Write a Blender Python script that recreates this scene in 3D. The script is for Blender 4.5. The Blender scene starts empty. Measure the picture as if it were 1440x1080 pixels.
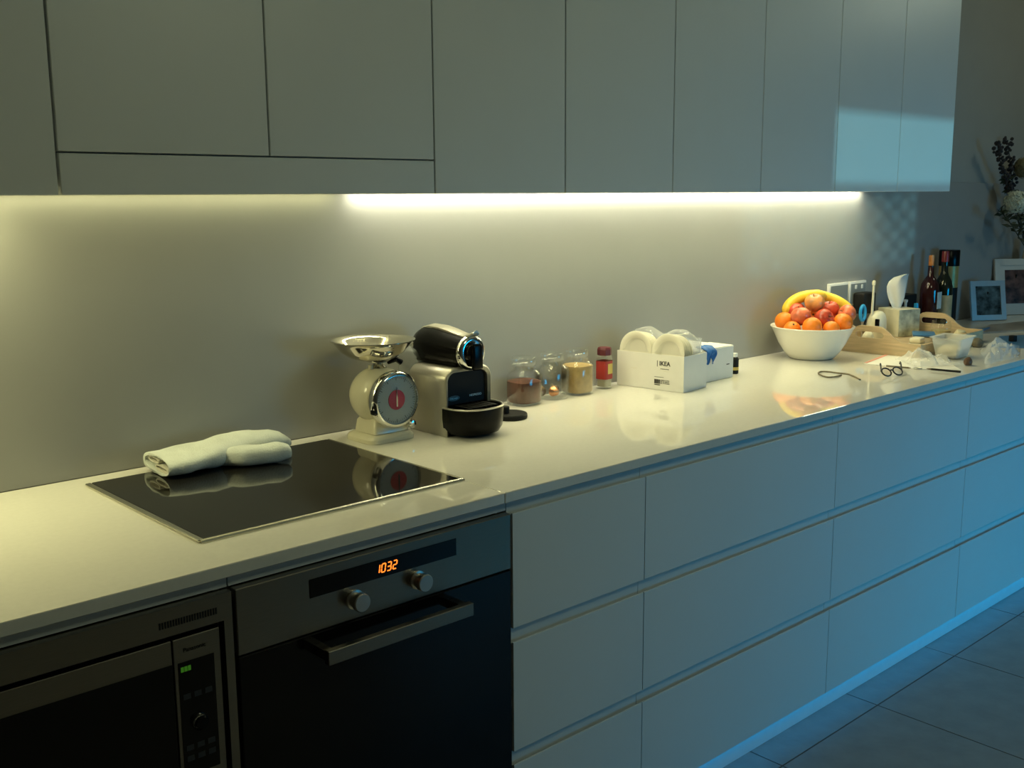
import bpy, bmesh, math, random
from mathutils import Vector, Matrix, noise
random.seed(7)
PI = math.pi
S = bpy.context.scene
C = S.collection

# ------------------------------------------------------------------ camera
F, YAW, PITCH, ROLL = 1491.6, 0.7413, -0.1753, -0.0068          # focal length in pixels of a 1440 x 1080 frame
CAM = Vector((-0.753, -2.1648, 1.4666))
fw = Vector((math.sin(YAW)*math.cos(PITCH), math.cos(YAW)*math.cos(PITCH), math.sin(PITCH)))
r0 = Vector((math.cos(YAW), -math.sin(YAW), 0)); u0 = r0.cross(fw)
rt = math.cos(ROLL)*r0 + math.sin(ROLL)*u0; up = -math.sin(ROLL)*r0 + math.cos(ROLL)*u0
cd = bpy.data.cameras.new('camera'); cam = bpy.data.objects.new('camera', cd); C.objects.link(cam)
cd.sensor_fit = 'HORIZONTAL'; cd.sensor_width = 36; cd.lens = 36*F/1440; cd.clip_start = 0.02
cam.matrix_world = Matrix(((rt.x, up.x, -fw.x, CAM.x), (rt.y, up.y, -fw.y, CAM.y), (rt.z, up.z, -fw.z, CAM.z), (0, 0, 0, 1)))
S.camera = cam
# ------------------------------------------------------------------ exposure, world, daylight
S.view_settings.view_transform = 'Standard'; S.view_settings.look = 'None'
S.view_settings.gamma = 1; S.view_settings.use_curve_mapping = False
S.view_settings.exposure = 0.0
W = bpy.data.worlds.new('world'); S.world = W; W.use_nodes = True
W.node_tree.nodes['Background'].inputs[0].default_value = (0.16, 0.45, 0.9, 1)
W.node_tree.nodes['Background'].inputs[1].default_value = 0.3
LED_COL = (1.0, 0.94, 0.46)
LED_MAIN, LED_GLOW, LED_HOOD, LED_HGLOW, LED_LEFT = 64, 88, 19, 22, 150
def area(name, loc, target, sx, sy, col, power):
    l = bpy.data.lights.new(name, 'AREA'); l.shape = 'RECTANGLE'; l.size = sx; l.size_y = sy; l.color = col; l.energy = power
    o = bpy.data.objects.new(name, l); C.objects.link(o); o.location = loc
    o.rotation_euler = (Vector(target)-Vector(loc)).to_track_quat('-Z', 'Y').to_euler(); return o
wl = area('low_window_daylight', (3.4, -4.12, 0.85), (2.9, -0.68, -0.10), 1.3, 1.0, (0.0, 0.50, 1.0), 12.5); wl.data.spread = math.radians(78)
pd = bpy.data.lights.new('door_fill_light', 'POINT'); pd.shadow_soft_size = 0.25; pd.energy = 17; pd.color = (0.90, 1.0, 0.66)  # unseen fill light added to brighten the upper doors, no fitting modelled
po = bpy.data.objects.new('door_fill_light', pd); C.objects.link(po); po.location = (1.1, -2.5, 2.45)
pd2 = bpy.data.lights.new('end_wall_fill_light', 'POINT'); pd2.shadow_soft_size = 0.12; pd2.energy = 8; pd2.color = (0.92, 1.0, 0.72)  # second added fill, lifts the wall at the far right end
po2 = bpy.data.objects.new('end_wall_fill_light', pd2); C.objects.link(po2); po2.location = (4.3, -1.25, 2.45)
sl = bpy.data.lights.new('low_sun', 'SUN'); sl.energy = 0.85; sl.color = (0.28, 0.85, 1.0); sl.angle = math.radians(0.6)
so = bpy.data.objects.new('low_sun', sl); C.objects.link(so)
so.rotation_euler = Vector((0.06, 1.0, -0.012)).to_track_quat('-Z', 'Y').to_euler()

# ------------------------------------------------------------------ pixels to places
def ray(px, py): return fw + rt*((px-720)/F) + up*((540-py)/F)
def ct(px, py, z=0.9):                    # a pixel on a level plane (worktop by default)
    d = ray(px, py); return CAM + d*((z-CAM.z)/d.z)
def dep(px, py, fd):                      # a pixel at a forward distance
    return CAM + ray(px, py)*fd

# ------------------------------------------------------------------ materials
def nn(nt, t, **k):
    n = nt.nodes.new(t)
    for a, b in k.items(): setattr(n, a, b)
    return n
def mat(name, col, rough=0.5, metal=0.0, var=0.04, scale=30, bump=0.0, bscale=200, stretch=None, **inp):
    m = bpy.data.materials.new(name); m.use_nodes = True; nt = m.node_tree; b = nt.nodes['Principled BSDF']
    b.inputs['Roughness'].default_value = rough; b.inputs['Metallic'].default_value = metal
    tc = nn(nt, 'ShaderNodeTexCoord'); vec = tc.outputs['Object']
    if stretch:
        mp = nn(nt, 'ShaderNodeMapping'); mp.inputs['Scale'].default_value = stretch
        nt.links.new(vec, mp.inputs['Vector']); vec = mp.outputs['Vector']
    nz = nn(nt, 'ShaderNodeTexNoise'); nz.inputs['Scale'].default_value = scale; nz.inputs['Detail'].default_value = 3
    nt.links.new(vec, nz.inputs['Vector'])
    rp = nn(nt, 'ShaderNodeValToRGB'); e = rp.color_ramp.elements
    e[0].position = 0.3; e[1].position = 0.7
    e[0].color = [max(0, c*(1-var)) for c in col]+[1]; e[1].color = [min(1, c*(1+var)) for c in col]+[1]
    nt.links.new(nz.outputs['Fac'], rp.inputs['Fac']); nt.links.new(rp.outputs['Color'], b.inputs['Base Color'])
    if bump:
        n2 = nn(nt, 'ShaderNodeTexNoise'); n2.inputs['Scale'].default_value = bscale; nt.links.new(vec, n2.inputs['Vector'])
        bp = nn(nt, 'ShaderNodeBump'); bp.inputs['Strength'].default_value = bump; bp.inputs['Distance'].default_value = 0.002
        nt.links.new(n2.outputs['Fac'], bp.inputs['Height']); nt.links.new(bp.outputs['Normal'], b.inputs['Normal'])
    for k, v in inp.items(): b.inputs[k.replace('_', ' ')].default_value = v
    return m
def emis(name, col, st):
    m = bpy.data.materials.new(name); m.use_nodes = True; nt = m.node_tree; nt.nodes.clear()
    e = nn(nt, 'ShaderNodeEmission'); e.inputs[0].default_value = (*col, 1); e.inputs[1].default_value = st
    o = nn(nt, 'ShaderNodeOutputMaterial'); nt.links.new(e.outputs[0], o.inputs[0]); return m
def film(name, col=(0.9, 0.92, 0.95), fac=0.25, rough=0.12, gloss=False):
    m = bpy.data.materials.new(name); m.use_nodes = True; nt = m.node_tree; b = nt.nodes['Principled BSDF']
    if gloss: nt.nodes.remove(b); b = nn(nt, 'ShaderNodeBsdfGlossy')
    b.inputs[0].default_value = (*col, 1); b.inputs['Roughness'].default_value = rough
    t = nn(nt, 'ShaderNodeBsdfTransparent'); mx = nn(nt, 'ShaderNodeMixShader'); o = nt.nodes['Material Output']
    lw = nn(nt, 'ShaderNodeLayerWeight'); lw.inputs[0].default_value = 0.5
    pw = nn(nt, 'ShaderNodeMath', operation='POWER'); pw.inputs[1].default_value = 3.0
    ma = nn(nt, 'ShaderNodeMath', operation='ADD', use_clamp=True); ma.inputs[1].default_value = fac
    ml = nn(nt, 'ShaderNodeMath', operation='MULTIPLY'); ml.inputs[1].default_value = 0.5
    nt.links.new(lw.outputs['Facing'], pw.inputs[0]); nt.links.new(pw.outputs[0], ml.inputs[0]); nt.links.new(ml.outputs[0], ma.inputs[0])
    nt.links.new(ma.outputs[0], mx.inputs[0]); nt.links.new(t.outputs[0], mx.inputs[1]); nt.links.new(b.outputs[0], mx.inputs[2])
    nt.links.new(mx.outputs[0], o.inputs[0]); return m
M = {}
M['lacquer'] = mat('white_lacquer', (0.72, 0.74, 0.73), 0.38, var=0.012, scale=4)
M['carcass'] = mat('white_melamine', (0.70, 0.71, 0.70), 0.5, var=0.02)
M['stone'] = mat('pale_stone', (0.74, 0.72, 0.66), 0.035, var=0.02, scale=90, Specular_IOR_Level=0.7)
M['splash'] = mat('splashback', (0.292, 0.294, 0.288), 0.40, var=0.02, scale=6)
M['paint'] = mat('wall_paint', (0.31, 0.31, 0.29), 0.7, var=0.02, scale=8, bump=0.1)
M['roomwall'] = mat('room_wall_paint', (0.27, 0.27, 0.26), 0.8, var=0.03, scale=8)
M['ceil'] = mat('ceiling_paint', (0.5, 0.5, 0.48), 0.8)
M['tile'] = mat('grey_floor_tile', (0.27, 0.26, 0.25), 0.42, var=0.10, scale=14, bump=0.15, bscale=60)
M['grout'] = mat('grout', (0.10, 0.10, 0.10), 0.9)
M['kick'] = mat('kick_gloss', (0.86, 0.88, 0.90), 0.25, 0.15, var=0.02)
M['steel'] = mat('brushed_steel', (0.26, 0.235, 0.19), 0.30, 1.0, var=0.06, scale=30, stretch=(1, 8, 60))
M['alu'] = mat('satin_aluminium', (0.55, 0.53, 0.48), 0.35, 1.0, var=0.03)
M['trim'] = mat('polished_trim', (0.75, 0.72, 0.60), 0.22, 1.0, var=0.02)
M['chrome'] = mat('chrome', (0.80, 0.79, 0.76), 0.07, 1.0, var=0.02)
M['pan'] = mat('polished_pan', (0.78, 0.74, 0.64), 0.10, 1.0, var=0.03)
M['blackglass'] = mat('black_glass', (0.006, 0.006, 0.006), 0.04, var=0.0)
M['hobglass'] = mat('hob_glass', (0.010, 0.009, 0.007), 0.05, var=0.0)
M['oveng'] = mat('oven_glass', (0.004, 0.004, 0.004), 0.12, var=0.0, Specular_IOR_Level=0.25)
M['black'] = mat('black_plastic', (0.004, 0.004, 0.0045), 0.25, var=0.05, Specular_IOR_Level=0.16)
M['blackm'] = mat('black_matt_plastic', (0.009, 0.009, 0.009), 0.55, var=0.05, Specular_IOR_Level=0.2)
M['silver'] = mat('silver_plastic', (0.48, 0.46, 0.40), 0.33, 0.55, var=0.02)
M['cream'] = mat('cream_enamel', (0.72, 0.68, 0.52), 0.18, var=0.02)
M['creamp'] = mat('cream_plastic', (0.75, 0.71, 0.55), 0.4, var=0.02)
M['white'] = mat('white_plastic', (0.78, 0.78, 0.76), 0.3, var=0.02)
M['grey'] = mat('grey_plastic', (0.24, 0.26, 0.27), 0.35, var=0.02)
M['key'] = mat('dark_key', (0.03, 0.032, 0.035), 0.5)
M['dial'] = mat('dial_face', (0.34, 0.38, 0.37), 0.22, var=0.03)
M['dialmark'] = mat('dial_mark', (0.09, 0.10, 0.10), 0.5)
M['red'] = mat('red_disc', (0.45, 0.02, 0.02), 0.35)
M['quilt'] = mat('quilted_cotton', (0.68, 0.72, 0.68), 0.85, var=0.08, scale=18, bump=0.5, bscale=260)
M['lining'] = mat('cotton_lining', (0.70, 0.68, 0.58), 0.9, var=0.05, bump=0.4, bscale=300)
M['card'] = mat('white_card', (0.80, 0.79, 0.75), 0.45, var=0.015)
M['cardin'] = mat('grey_card_inside', (0.5, 0.48, 0.42), 0.8)
M['ink'] = mat('black_ink', (0.05, 0.05, 0.05), 0.6)
M['china'] = mat('white_china', (0.76, 0.73, 0.62), 0.12, var=0.01)
M['bowl'] = mat('bowl_china', (0.78, 0.75, 0.66), 0.22, var=0.01)
M['bluecloth'] = mat('blue_cloth', (0.02, 0.13, 0.42), 0.6, var=0.15)
M['blueplast'] = mat('blue_plastic', (0.03, 0.30, 0.62), 0.22)
M['ochre'] = mat('ochre_label', (0.62, 0.46, 0.12), 0.5)
M['tan'] = mat('tan_label', (0.42, 0.32, 0.17), 0.6, var=0.15)
M['labelw'] = mat('pale_label', (0.50, 0.52, 0.50), 0.6, var=0.1)
M['wood'] = mat('pale_wood', (0.58, 0.44, 0.27), 0.5, var=0.14, scale=14, stretch=(4, 1, 12), bump=0.1)
M['paper'] = mat('white_paper', (0.80, 0.78, 0.72), 0.7, var=0.02)
M['pink'] = mat('red_print', (0.75, 0.32, 0.25), 0.6)
M['tissue'] = mat('tissue_paper', (0.62, 0.63, 0.62), 0.9, var=0.02, Subsurface_Weight=0.0)
M['tbox'] = mat('tissue_box_print', (0.42, 0.42, 0.30), 0.35, var=0.55, scale=26)
M['tboxs'] = mat('tissue_box_side', (0.66, 0.62, 0.46), 0.4, var=0.08, scale=22)
M['spec'] = mat('spectacle_frame', (0.02, 0.02, 0.025), 0.25)
M['cord'] = mat('brown_cord', (0.16, 0.13, 0.08), 0.7, var=0.2, scale=120)
M['darkred'] = mat('dark_red_cap', (0.10, 0.012, 0.020), 0.5)
M['redlabel'] = mat('red_label', (0.36, 0.03, 0.025), 0.5, var=0.1)
M['cocoa'] = mat('brown_powder', (0.11, 0.038, 0.020), 0.8, var=0.3, scale=20)
M['mustard'] = mat('tan_powder', (0.44, 0.31, 0.13), 0.85, var=0.12, scale=60)
M['copper'] = mat('copper_foil', (0.70, 0.30, 0.12), 0.25, 0.9)
M['bronze'] = mat('bronze_foil', (0.22, 0.16, 0.11), 0.3, 0.9)
M['orange'] = mat('orange_peel', (0.84, 0.215, 0.010), 0.42, var=0.06, bump=0.35, bscale=420)
M['apple'] = mat('red_apple', (0.52, 0.07, 0.035), 0.24, var=0.55, scale=26)
M['applep'] = mat('blush_apple', (0.62, 0.16, 0.075), 0.24, var=0.4, scale=30)
M['appley'] = mat('yellow_red_apple', (0.66, 0.27, 0.08), 0.24, var=0.5, scale=22)
M['banana'] = mat('banana_peel', (0.82, 0.55, 0.045), 0.42, var=0.08, scale=30)
M['stem'] = mat('brown_stem', (0.09, 0.055, 0.02), 0.8)
M['amber'] = mat('dark_bottle', (0.030, 0.008, 0.008), 0.06, var=0.1)
M['greenb'] = mat('green_black_bottle', (0.012, 0.016, 0.010), 0.06, var=0.1)
M['capo'] = mat('orange_cap', (0.55, 0.20, 0.05), 0.4)
M['capr'] = mat('red_foil_cap', (0.20, 0.015, 0.015), 0.35)
M['gold'] = mat('gold_label', (0.40, 0.29, 0.10), 0.4, 0.25, var=0.15)
M['frame'] = mat('silver_frame', (0.50, 0.54, 0.56), 0.25, 0.5)
M['matboard'] = mat('mat_board', (0.52, 0.50, 0.46), 0.6, var=0.02)
M['photo1'] = mat('photo_teal', (0.06, 0.09, 0.10), 0.15, var=0.95, scale=26)
M['photo2'] = mat('photo_dark', (0.10, 0.05, 0.04), 0.2, var=0.95, scale=22)
M['leaf'] = mat('dark_leaf', (0.020, 0.032, 0.016), 0.6, var=0.3)
M['twig'] = mat('dark_twig', (0.03, 0.025, 0.03), 0.7)
M['petal'] = mat('white_petal', (0.62, 0.63, 0.50), 0.7, var=0.1)
M['petaly'] = mat('dusty_petal', (0.22, 0.19, 0.10), 0.8, var=0.2)
M['bluebook'] = mat('blue_cover', (0.05, 0.17, 0.36), 0.35)
M['magz'] = mat('magazine_cover', (0.27, 0.25, 0.22), 0.3, var=0.4, scale=9)
M['nut'] = mat('brown_shell', (0.14, 0.07, 0.035), 0.5, var=0.3)
M['cheese'] = mat('cream_food', (0.78, 0.66, 0.40), 0.5, var=0.06, scale=40)
M['glass'] = film('clear_glass', (0.95, 0.97, 0.95), 0.03, 0.03, True)
M['stopper'] = film('stopper_glass', (0.95, 0.98, 0.96), 0.10, 0.04, True)
M['clear'] = film('clear_plastic', (0.85, 0.88, 0.90), 0.22, 0.1)
M['bagfilm'] = film('bag_film', (0.80, 0.80, 0.76), 0.30, 0.2)
M['wrap'] = film('shrink_wrap', (0.85, 0.86, 0.84), 0.10, 0.06)
M['tank'] = film('tank_plastic', (0.40, 0.43, 0.44), 0.35, 0.12)
M['tubp'] = film('frosted_plastic', (0.80, 0.82, 0.80), 0.32, 0.25)
M['lens'] = film('lens_glass', (0.03, 0.04, 0.05), 0.06, 0.03)
M['led'] = emis('led_diffuser', LED_COL, LED_MAIN)
M['ledh'] = emis('hood_diffuser', LED_COL, LED_HOOD)
M['ledg'] = emis('back_diffuser', (1.0, 0.95, 0.66), LED_GLOW)
M['ledhg'] = emis('hood_back_diffuser', LED_COL, LED_HGLOW)
M['ledl'] = emis('left_diffuser', LED_COL, LED_LEFT)
M['kickfill'] = emis('kick_fill_glow', (0.0, 0.42, 1.0), 5.0)  # glow of the fill strip added over the kickboard
M['digit'] = emis('clock_digit', (1.0, 0.20, 0.02), 2.2)
M['green'] = emis('green_display', (0.10, 0.40, 0.03), 0.22)

# ------------------------------------------------------------------ mesh helpers
def bx(x0, x1, y0, y1, z0, z1, bev=0.0, seg=1, bm=None):
    t = bmesh.new(); bmesh.ops.create_cube(t, size=1)
    for v in t.verts: v.co = Vector((x0+(v.co.x+.5)*(x1-x0), y0+(v.co.y+.5)*(y1-y0), z0+(v.co.z+.5)*(z1-z0)))
    if bev: bmesh.ops.bevel(t, geom=t.edges[:], offset=bev, segments=seg, affect='EDGES', profile=0.5)
    return t if bm is None else merge(bm, t)
def merge(bm, t, mtx=None):
    if mtx is not None: bmesh.ops.transform(t, matrix=mtx, verts=t.verts[:])
    me = bpy.data.meshes.new('tmp'); t.to_mesh(me); t.free(); bm.from_mesh(me); bpy.data.meshes.remove(me); return bm
def loft(rings, cap0=True, cap1=True, closed=True, bm=None):
    bm = bm or bmesh.new(); R = []
    for ring in rings:
        if len(ring) == 1: R.append([bm.verts.new(ring[0])])
        else: R.append([bm.verts.new(p) for p in ring])
    for a, b in zip(R, R[1:]):
        n = max(len(a), len(b)); m = n if closed else n-1
        for i in range(m):
            j = (i+1) % n
            q = [a[i % len(a)], a[j % len(a)], b[j % len(b)], b[i % len(b)]]
            q = [v for k, v in enumerate(q) if v not in q[:k]]
            if len(q) > 2:
                try: bm.faces.new(q)
                except ValueError: pass
    if closed:
        if cap0 and len(R[0]) > 2: bm.faces.new(R[0][::-1])
        if cap1 and len(R[-1]) > 2: bm.faces.new(R[-1])
    bmesh.ops.recalc_face_normals(bm, faces=bm.faces[:]); return bm
def lathe(prof, n=32, loc=(0, 0, 0), sq=None, bm=None, cap0=True, cap1=True):
    rings = []
    for r, z in prof:
        if r < 1e-6: rings.append([Vector((loc[0], loc[1], loc[2]+z))])
        else:
            ring = []
            for i in range(n):
                a = 2*PI*i/n; c, s = math.cos(a), math.sin(a); k = 1
                if sq: k = (abs(c)**sq+abs(s)**sq)**(-1/sq)
                ring.append(Vector((loc[0]+r*k*c, loc[1]+r*k*s, loc[2]+z)))
            rings.append(ring)
    return loft(rings, cap0, cap1, True, bm)
def tube(path, r, n=10, bm=None, closed=False):
    path = [Vector(p) for p in path]; rings = []; N = len(path); prev = None
    for i, p in enumerate(path):
        t = (path[(i+1) % N if closed else min(i+1, N-1)]-path[(i-1) % N if closed else max(i-1, 0)]).normalized()
        if prev is None:
            a = Vector((0, 0, 1)) if abs(t.z) < 0.9 else Vector((1, 0, 0)); s = t.cross(a).normalized()
        else: s = (prev-t*prev.dot(t)).normalized()
        prev = s; w = t.cross(s); rr = r[i] if isinstance(r, (list, tuple)) else r
        rings.append([p+(s*math.cos(2*PI*k/n)+w*math.sin(2*PI*k/n))*rr for k in range(n)])
    if closed: rings.append(rings[0]); b = loft(rings, False, False, True, bm); bmesh.ops.remove_doubles(b, verts=b.verts[:], dist=1e-6); return b
    return loft(rings, True, True, True, bm)
def spline(pts, n=8):
    pts = [Vector(p) for p in pts]; out = []
    for i in range(len(pts)-1):
        p0, p1, p2, p3 = pts[max(i-1, 0)], pts[i], pts[i+1], pts[min(i+2, len(pts)-1)]
        for k in range(n):
            t = k/n; out.append(0.5*((2*p1)+(p2-p0)*t+(2*p0-5*p1+4*p2-p3)*t*t+(3*p1-p0-3*p2+p3)*t**3))
    return out+[pts[-1]]
def prism(outline, z0, z1, bev=0, bm=None, mtx=None):
    t = bmesh.new(); vs = [t.verts.new((x, y, z0)) for x, y in outline]; f = t.faces.new(vs)
    e = bmesh.ops.extrude_face_region(t, geom=[f])
    for v in [g for g in e['geom'] if isinstance(g, bmesh.types.BMVert)]: v.co.z = z1
    bmesh.ops.recalc_face_normals(t, faces=t.faces[:])
    if bev: bmesh.ops.bevel(t, geom=t.edges[:], offset=bev, segments=2, affect='EDGES')
    if bm is None and mtx is None: return t
    return merge(bm or bmesh.new(), t, mtx)
def rrect(x0, x1, y0, y1, r, n=5):
    o = []
    for cx, cy, a0 in ((x1-r, y1-r, 0), (x0+r, y1-r, PI/2), (x0+r, y0+r, PI), (x1-r, y0+r, 1.5*PI)):
        for k in range(n+1): a = a0+PI/2*k/n; o.append((cx+r*math.cos(a), cy+r*math.sin(a)))
    return o
def obj(name, bm, m, parent=None, smooth=35, label=None, mtx=None):
    if mtx is not None: bmesh.ops.transform(bm, matrix=mtx, verts=bm.verts[:])
    me = bpy.data.meshes.new(name); bm.to_mesh(me); bm.free(); me.materials.append(M[m] if isinstance(m, str) else m)
    if smooth: me.shade_smooth(); me.set_sharp_from_angle(angle=math.radians(smooth))
    o = bpy.data.objects.new(name, me); C.objects.link(o)
    if parent: o.parent = parent
    if label: o['label'] = label
    return o
def tag(o, label, cat, group=None):
    o['label'] = label; o['category'] = cat
    if group: o['group'] = group
    return o
def thing(name, label, cat, loc=(0, 0, 0), rz=0, group=None):
    o = bpy.data.objects.new(name, None); C.objects.link(o); o.empty_display_size = 0.05
    o.location = loc; o.rotation_euler = (0, 0, rz); return tag(o, label, cat, group)
def struct(o, label=None):
    o['kind'] = 'structure'
    if label: o['label'] = label
    return o
def text(name, s, size, m, parent, mtx, extrude=0.0003, bold=0.0):
    cu = bpy.data.curves.new('t', 'FONT'); cu.body = s; cu.size = size; cu.extrude = extrude; cu.offset = bold
    cu.align_x = 'CENTER'; cu.align_y = 'CENTER'; t = bpy.data.objects.new('t', cu); C.objects.link(t)
    dg = bpy.context.evaluated_depsgraph_get(); me = bpy.data.meshes.new_from_object(t.evaluated_get(dg))
    bpy.data.objects.remove(t); bpy.data.curves.remove(cu)
    me.transform(mtx); me.materials.clear(); me.materials.append(M[m]); me.name = name
    o = bpy.data.objects.new(name, me); C.objects.link(o); o.parent = parent; return o
def basis(origin, ex, ey):                # local x,y onto world directions ex,ey
    ex = Vector(ex).normalized(); ey = Vector(ey).normalized(); ez = ex.cross(ey); o = Vector(origin)
    return Matrix(((ex.x, ey.x, ez.x, o.x), (ex.y, ey.y, ez.y, o.y), (ex.z, ey.z, ez.z, o.z), (0, 0, 0, 1)))
def T(x, y, z): return Matrix.Translation((x, y, z))

# ------------------------------------------------------------------ the room
X0, X1, Y0, ZC = -3.0, 6.0, -4.2, 2.7
struct(obj('wall_back', bx(X0, X1, 0.008, 0.12, 0, ZC), 'paint'), 'grey painted wall behind the kitchen bench')
sp = obj('splashback', bx(-1.6, 5.2, 0.0, 0.0075, 0.9005, 1.512, 0.0008), 'splash'); struct(sp, 'satin pale grey splashback panel above the bench')
sp.name = 'trim_1'
struct(obj('ceiling', bx(X0, X1, Y0, 0.12, ZC, ZC+0.1), 'ceil'), 'plain ceiling')
struct(obj('wall_left', bx(X0-0.1, X0, Y0, 0.12, 0, ZC), 'roomwall'), 'plain side wall')
def wall_open(name, axis, a0, a1, c0, c1, o0, o1, z0, z1, label):  # a wall with one opening
    b = bmesh.new()
    def pc(s0, s1, zz0, zz1):
        if axis == 'x': bx(s0, s1, c0, c1, zz0, zz1, bm=b)
        else: bx(c0, c1, s0, s1, zz0, zz1, bm=b)
    pc(a0, o0, 0, ZC); pc(o1, a1, 0, ZC); pc(o0, o1, z1, ZC)
    if z0 > 0: pc(o0, o1, 0, z0)
    return struct(obj(name, b, 'roomwall'), label)
struct(obj('wall_right', bx(X1, X1+0.1, Y0, 0.12, 0, ZC), 'roomwall'), 'plain end wall')
WX0, WX1, WZ0, WZ1 = 2.02, 3.30, 1.20, 1.80
wall_open('wall_front', 'x', X0, X1, Y0-0.1, Y0, WX0, WX1, WZ0, WZ1, 'wall opposite the bench with a latticed window')
b = bmesh.new(); y0, y1 = Y0-0.07, Y0-0.03
for x in (WX0, WX1-0.03): bx(x, x+0.03, y0, y1, WZ0, WZ1, bm=b)
for z in (WZ0, 1.515, WZ1-0.03): bx(WX0+0.03, WX1-0.03, y0, y1, z, z+0.03, bm=b)
wn = struct(obj('window_1', b, 'white'), 'small window with a diagonal lattice in its lower sash')
b = bmesh.new(); zl0, zl1 = WZ0+0.03, 1.515
k = 0
for sgn in (1, -1):                                                # diamond lattice, 0.14 by 0.08 m cells
    s = -2.0
    while s < 4.0:
        pts = []
        for q in range(60):
            z = zl0+(zl1-zl0)*q/59; x = WX0+s+sgn*(z-zl0)*(0.14/0.08)
            if WX0+0.03 <= x <= WX1-0.03: pts.append((x, Y0-0.05, z))
        if len(pts) > 2: tube([pts[0], pts[-1]], 0.0095, 6, b)
        s += 0.14
obj('lattice', b, 'white', wn)
# floor and its tiles
fl = struct(obj('floor', bx(X0, X1, Y0, 0.12, -0.1, -0.002), 'grout'), 'floor of large grey tiles')
TP, TG = 0.488, 0.0035
x_g, y_g = 1.482, -0.757
def tile_mesh(w, h):
    b = bx(0, w, 0, h, -0.0019, 0.0, 0.0006); me = bpy.data.meshes.new('tile'); b.to_mesh(b and me); b.free(); me.materials.append(M['tile']); return me
tm = tile_mesh(TP-TG, TP-TG); tm2 = tile_mesh(TP-TG, 0.13)
for i in range(-5, 9):
    for j in range(-1, 7):
        o = bpy.data.objects.new('tile', tm2 if j == -1 else tm); C.objects.link(o); o.parent = fl
        x = x_g+i*TP+TG/2; y = y_g+TG/2 if j == -1 else y_g-(j+1)*TP+TG/2
        o.location = (x, y, random.uniform(-0.0002, 0.0002))

# ------------------------------------------------------------------ worktop and base units
D, YF = 0.689, -0.684
wt = thing('worktop', 'pale polished stone worktop running the length of the wall', 'worktop', (0, 0, 0.8785))
obj('slab', bx(-1.6, 0.5775, -D, -0.0005, 0, 0.0215, 0.0015), 'stone', wt)
obj('slab', bx(0.5785, 5.0, -D, -0.0005, 0, 0.0215, 0.0015), 'stone', wt)
kb = obj('kickboard', bx(-1.6, 5.0, -0.657, -0.64, 0.0005, 0.0640), 'kick')
tag(kb, 'bright metal kickboard along the foot of the white drawers', 'kickboard')
ROWS = [(0.613, 0.8525), (0.346, 0.583), (0.0665, 0.316)]
def front(x0, x1, z0, z1):                                        # a drawer front with a chamfered finger edge on top
    prof = [(YF, z0+0.001), (YF+0.001, z0), (YF+0.018, z0), (YF+0.018, z1-0.016), (YF+0.004, z1), (YF+0.001, z1), (YF, z1-0.001)]
    return loft([[Vector((x0, y, z)) for y, z in prof], [Vector((x1, y, z)) for y, z in prof]])
def base_unit(x0, x1, label):
    t = thing('drawer_cabinet', label, 'cabinet', (x0, 0, 0.065)); w = x1-x0
    def loc(bm): bmesh.ops.transform(bm, matrix=T(-x0, 0, -0.065), verts=bm.verts[:]); return bm
    obj('carcass', loc(bx(x0+0.0005, x1-0.0005, -0.660, -0.002, 0.065, 0.878)), 'carcass', t)
    for z0, z1 in ROWS: obj('drawer_front', loc(front(x0+0.0013, x1-0.0013, z0, z1)), 'lacquer', t)
    for z0, z1 in ((0.8445, 0.876), (0.572, 0.612), (0.305, 0.345)):
        obj('finger_rail', loc(bx(x0+0.0008, x1-0.0008, -0.6655, -0.6605, z0, z1)), 'lacquer', t)
    return t
XS = [0.6006, 1.0026, 1.8044, 2.6081, 3.41, 4.21, 4.99]
base_unit(XS[0], XS[1], 'narrow white three-drawer base cabinet right beside the oven')
base_unit(XS[1], XS[2], 'wide white three-drawer cabinet adjoining the narrow drawers beside the oven')
base_unit(XS[2], XS[3], 'wide white three-drawer cabinet under the fruit bowl')
base_unit(XS[3], XS[4], 'wide white three-drawer cabinet under the wooden tray and plastic bags')
base_unit(XS[4], XS[5], 'wide white three-drawer cabinet under the photo frames')
base_unit(XS[5], XS[6], 'wide white three-drawer cabinet under the flower vase')
def housing(x0, x1, label, zlow):
    t = thing('appliance_cabinet', label, 'cabinet', (x0, 0, 0.065)); L = T(-x0, 0, -0.065)
    b = bx(x0+0.0005, x0+0.0165, -0.640, -0.002, 0.065, 0.878); bx(x1-0.0165, x1-0.0005, -0.640, -0.002, 0.065, 0.878, bm=b)
    bx(x0+0.0165, x1-0.0165, -0.640, -0.002, 0.065, 0.081, bm=b); bx(x0+0.0165, x1-0.0165, -0.02, -0.002, 0.081, 0.878, bm=b)
    obj('carcass', b, 'carcass', t, mtx=L)
    obj('finger_rail', bx(x0+0.0008, x1-0.0008, -0.6655, -0.6405, 0.8555, 0.8775), 'lacquer', t, mtx=L)
    obj('plinth_panel', bx(x0+0.0013, x1-0.0013, YF, YF+0.018, 0.0665, zlow-0.003, 0.001), 'lacquer', t, mtx=L)
housing(0.0, 0.600, 'white cabinet shell around the built-in oven', 0.145)
housing(-0.606, -0.001, 'white cabinet shell around the built-in microwave', 0.475)
base_unit(-1.41, -0.607, 'white three-drawer cabinet on the far side of the microwave')

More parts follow.
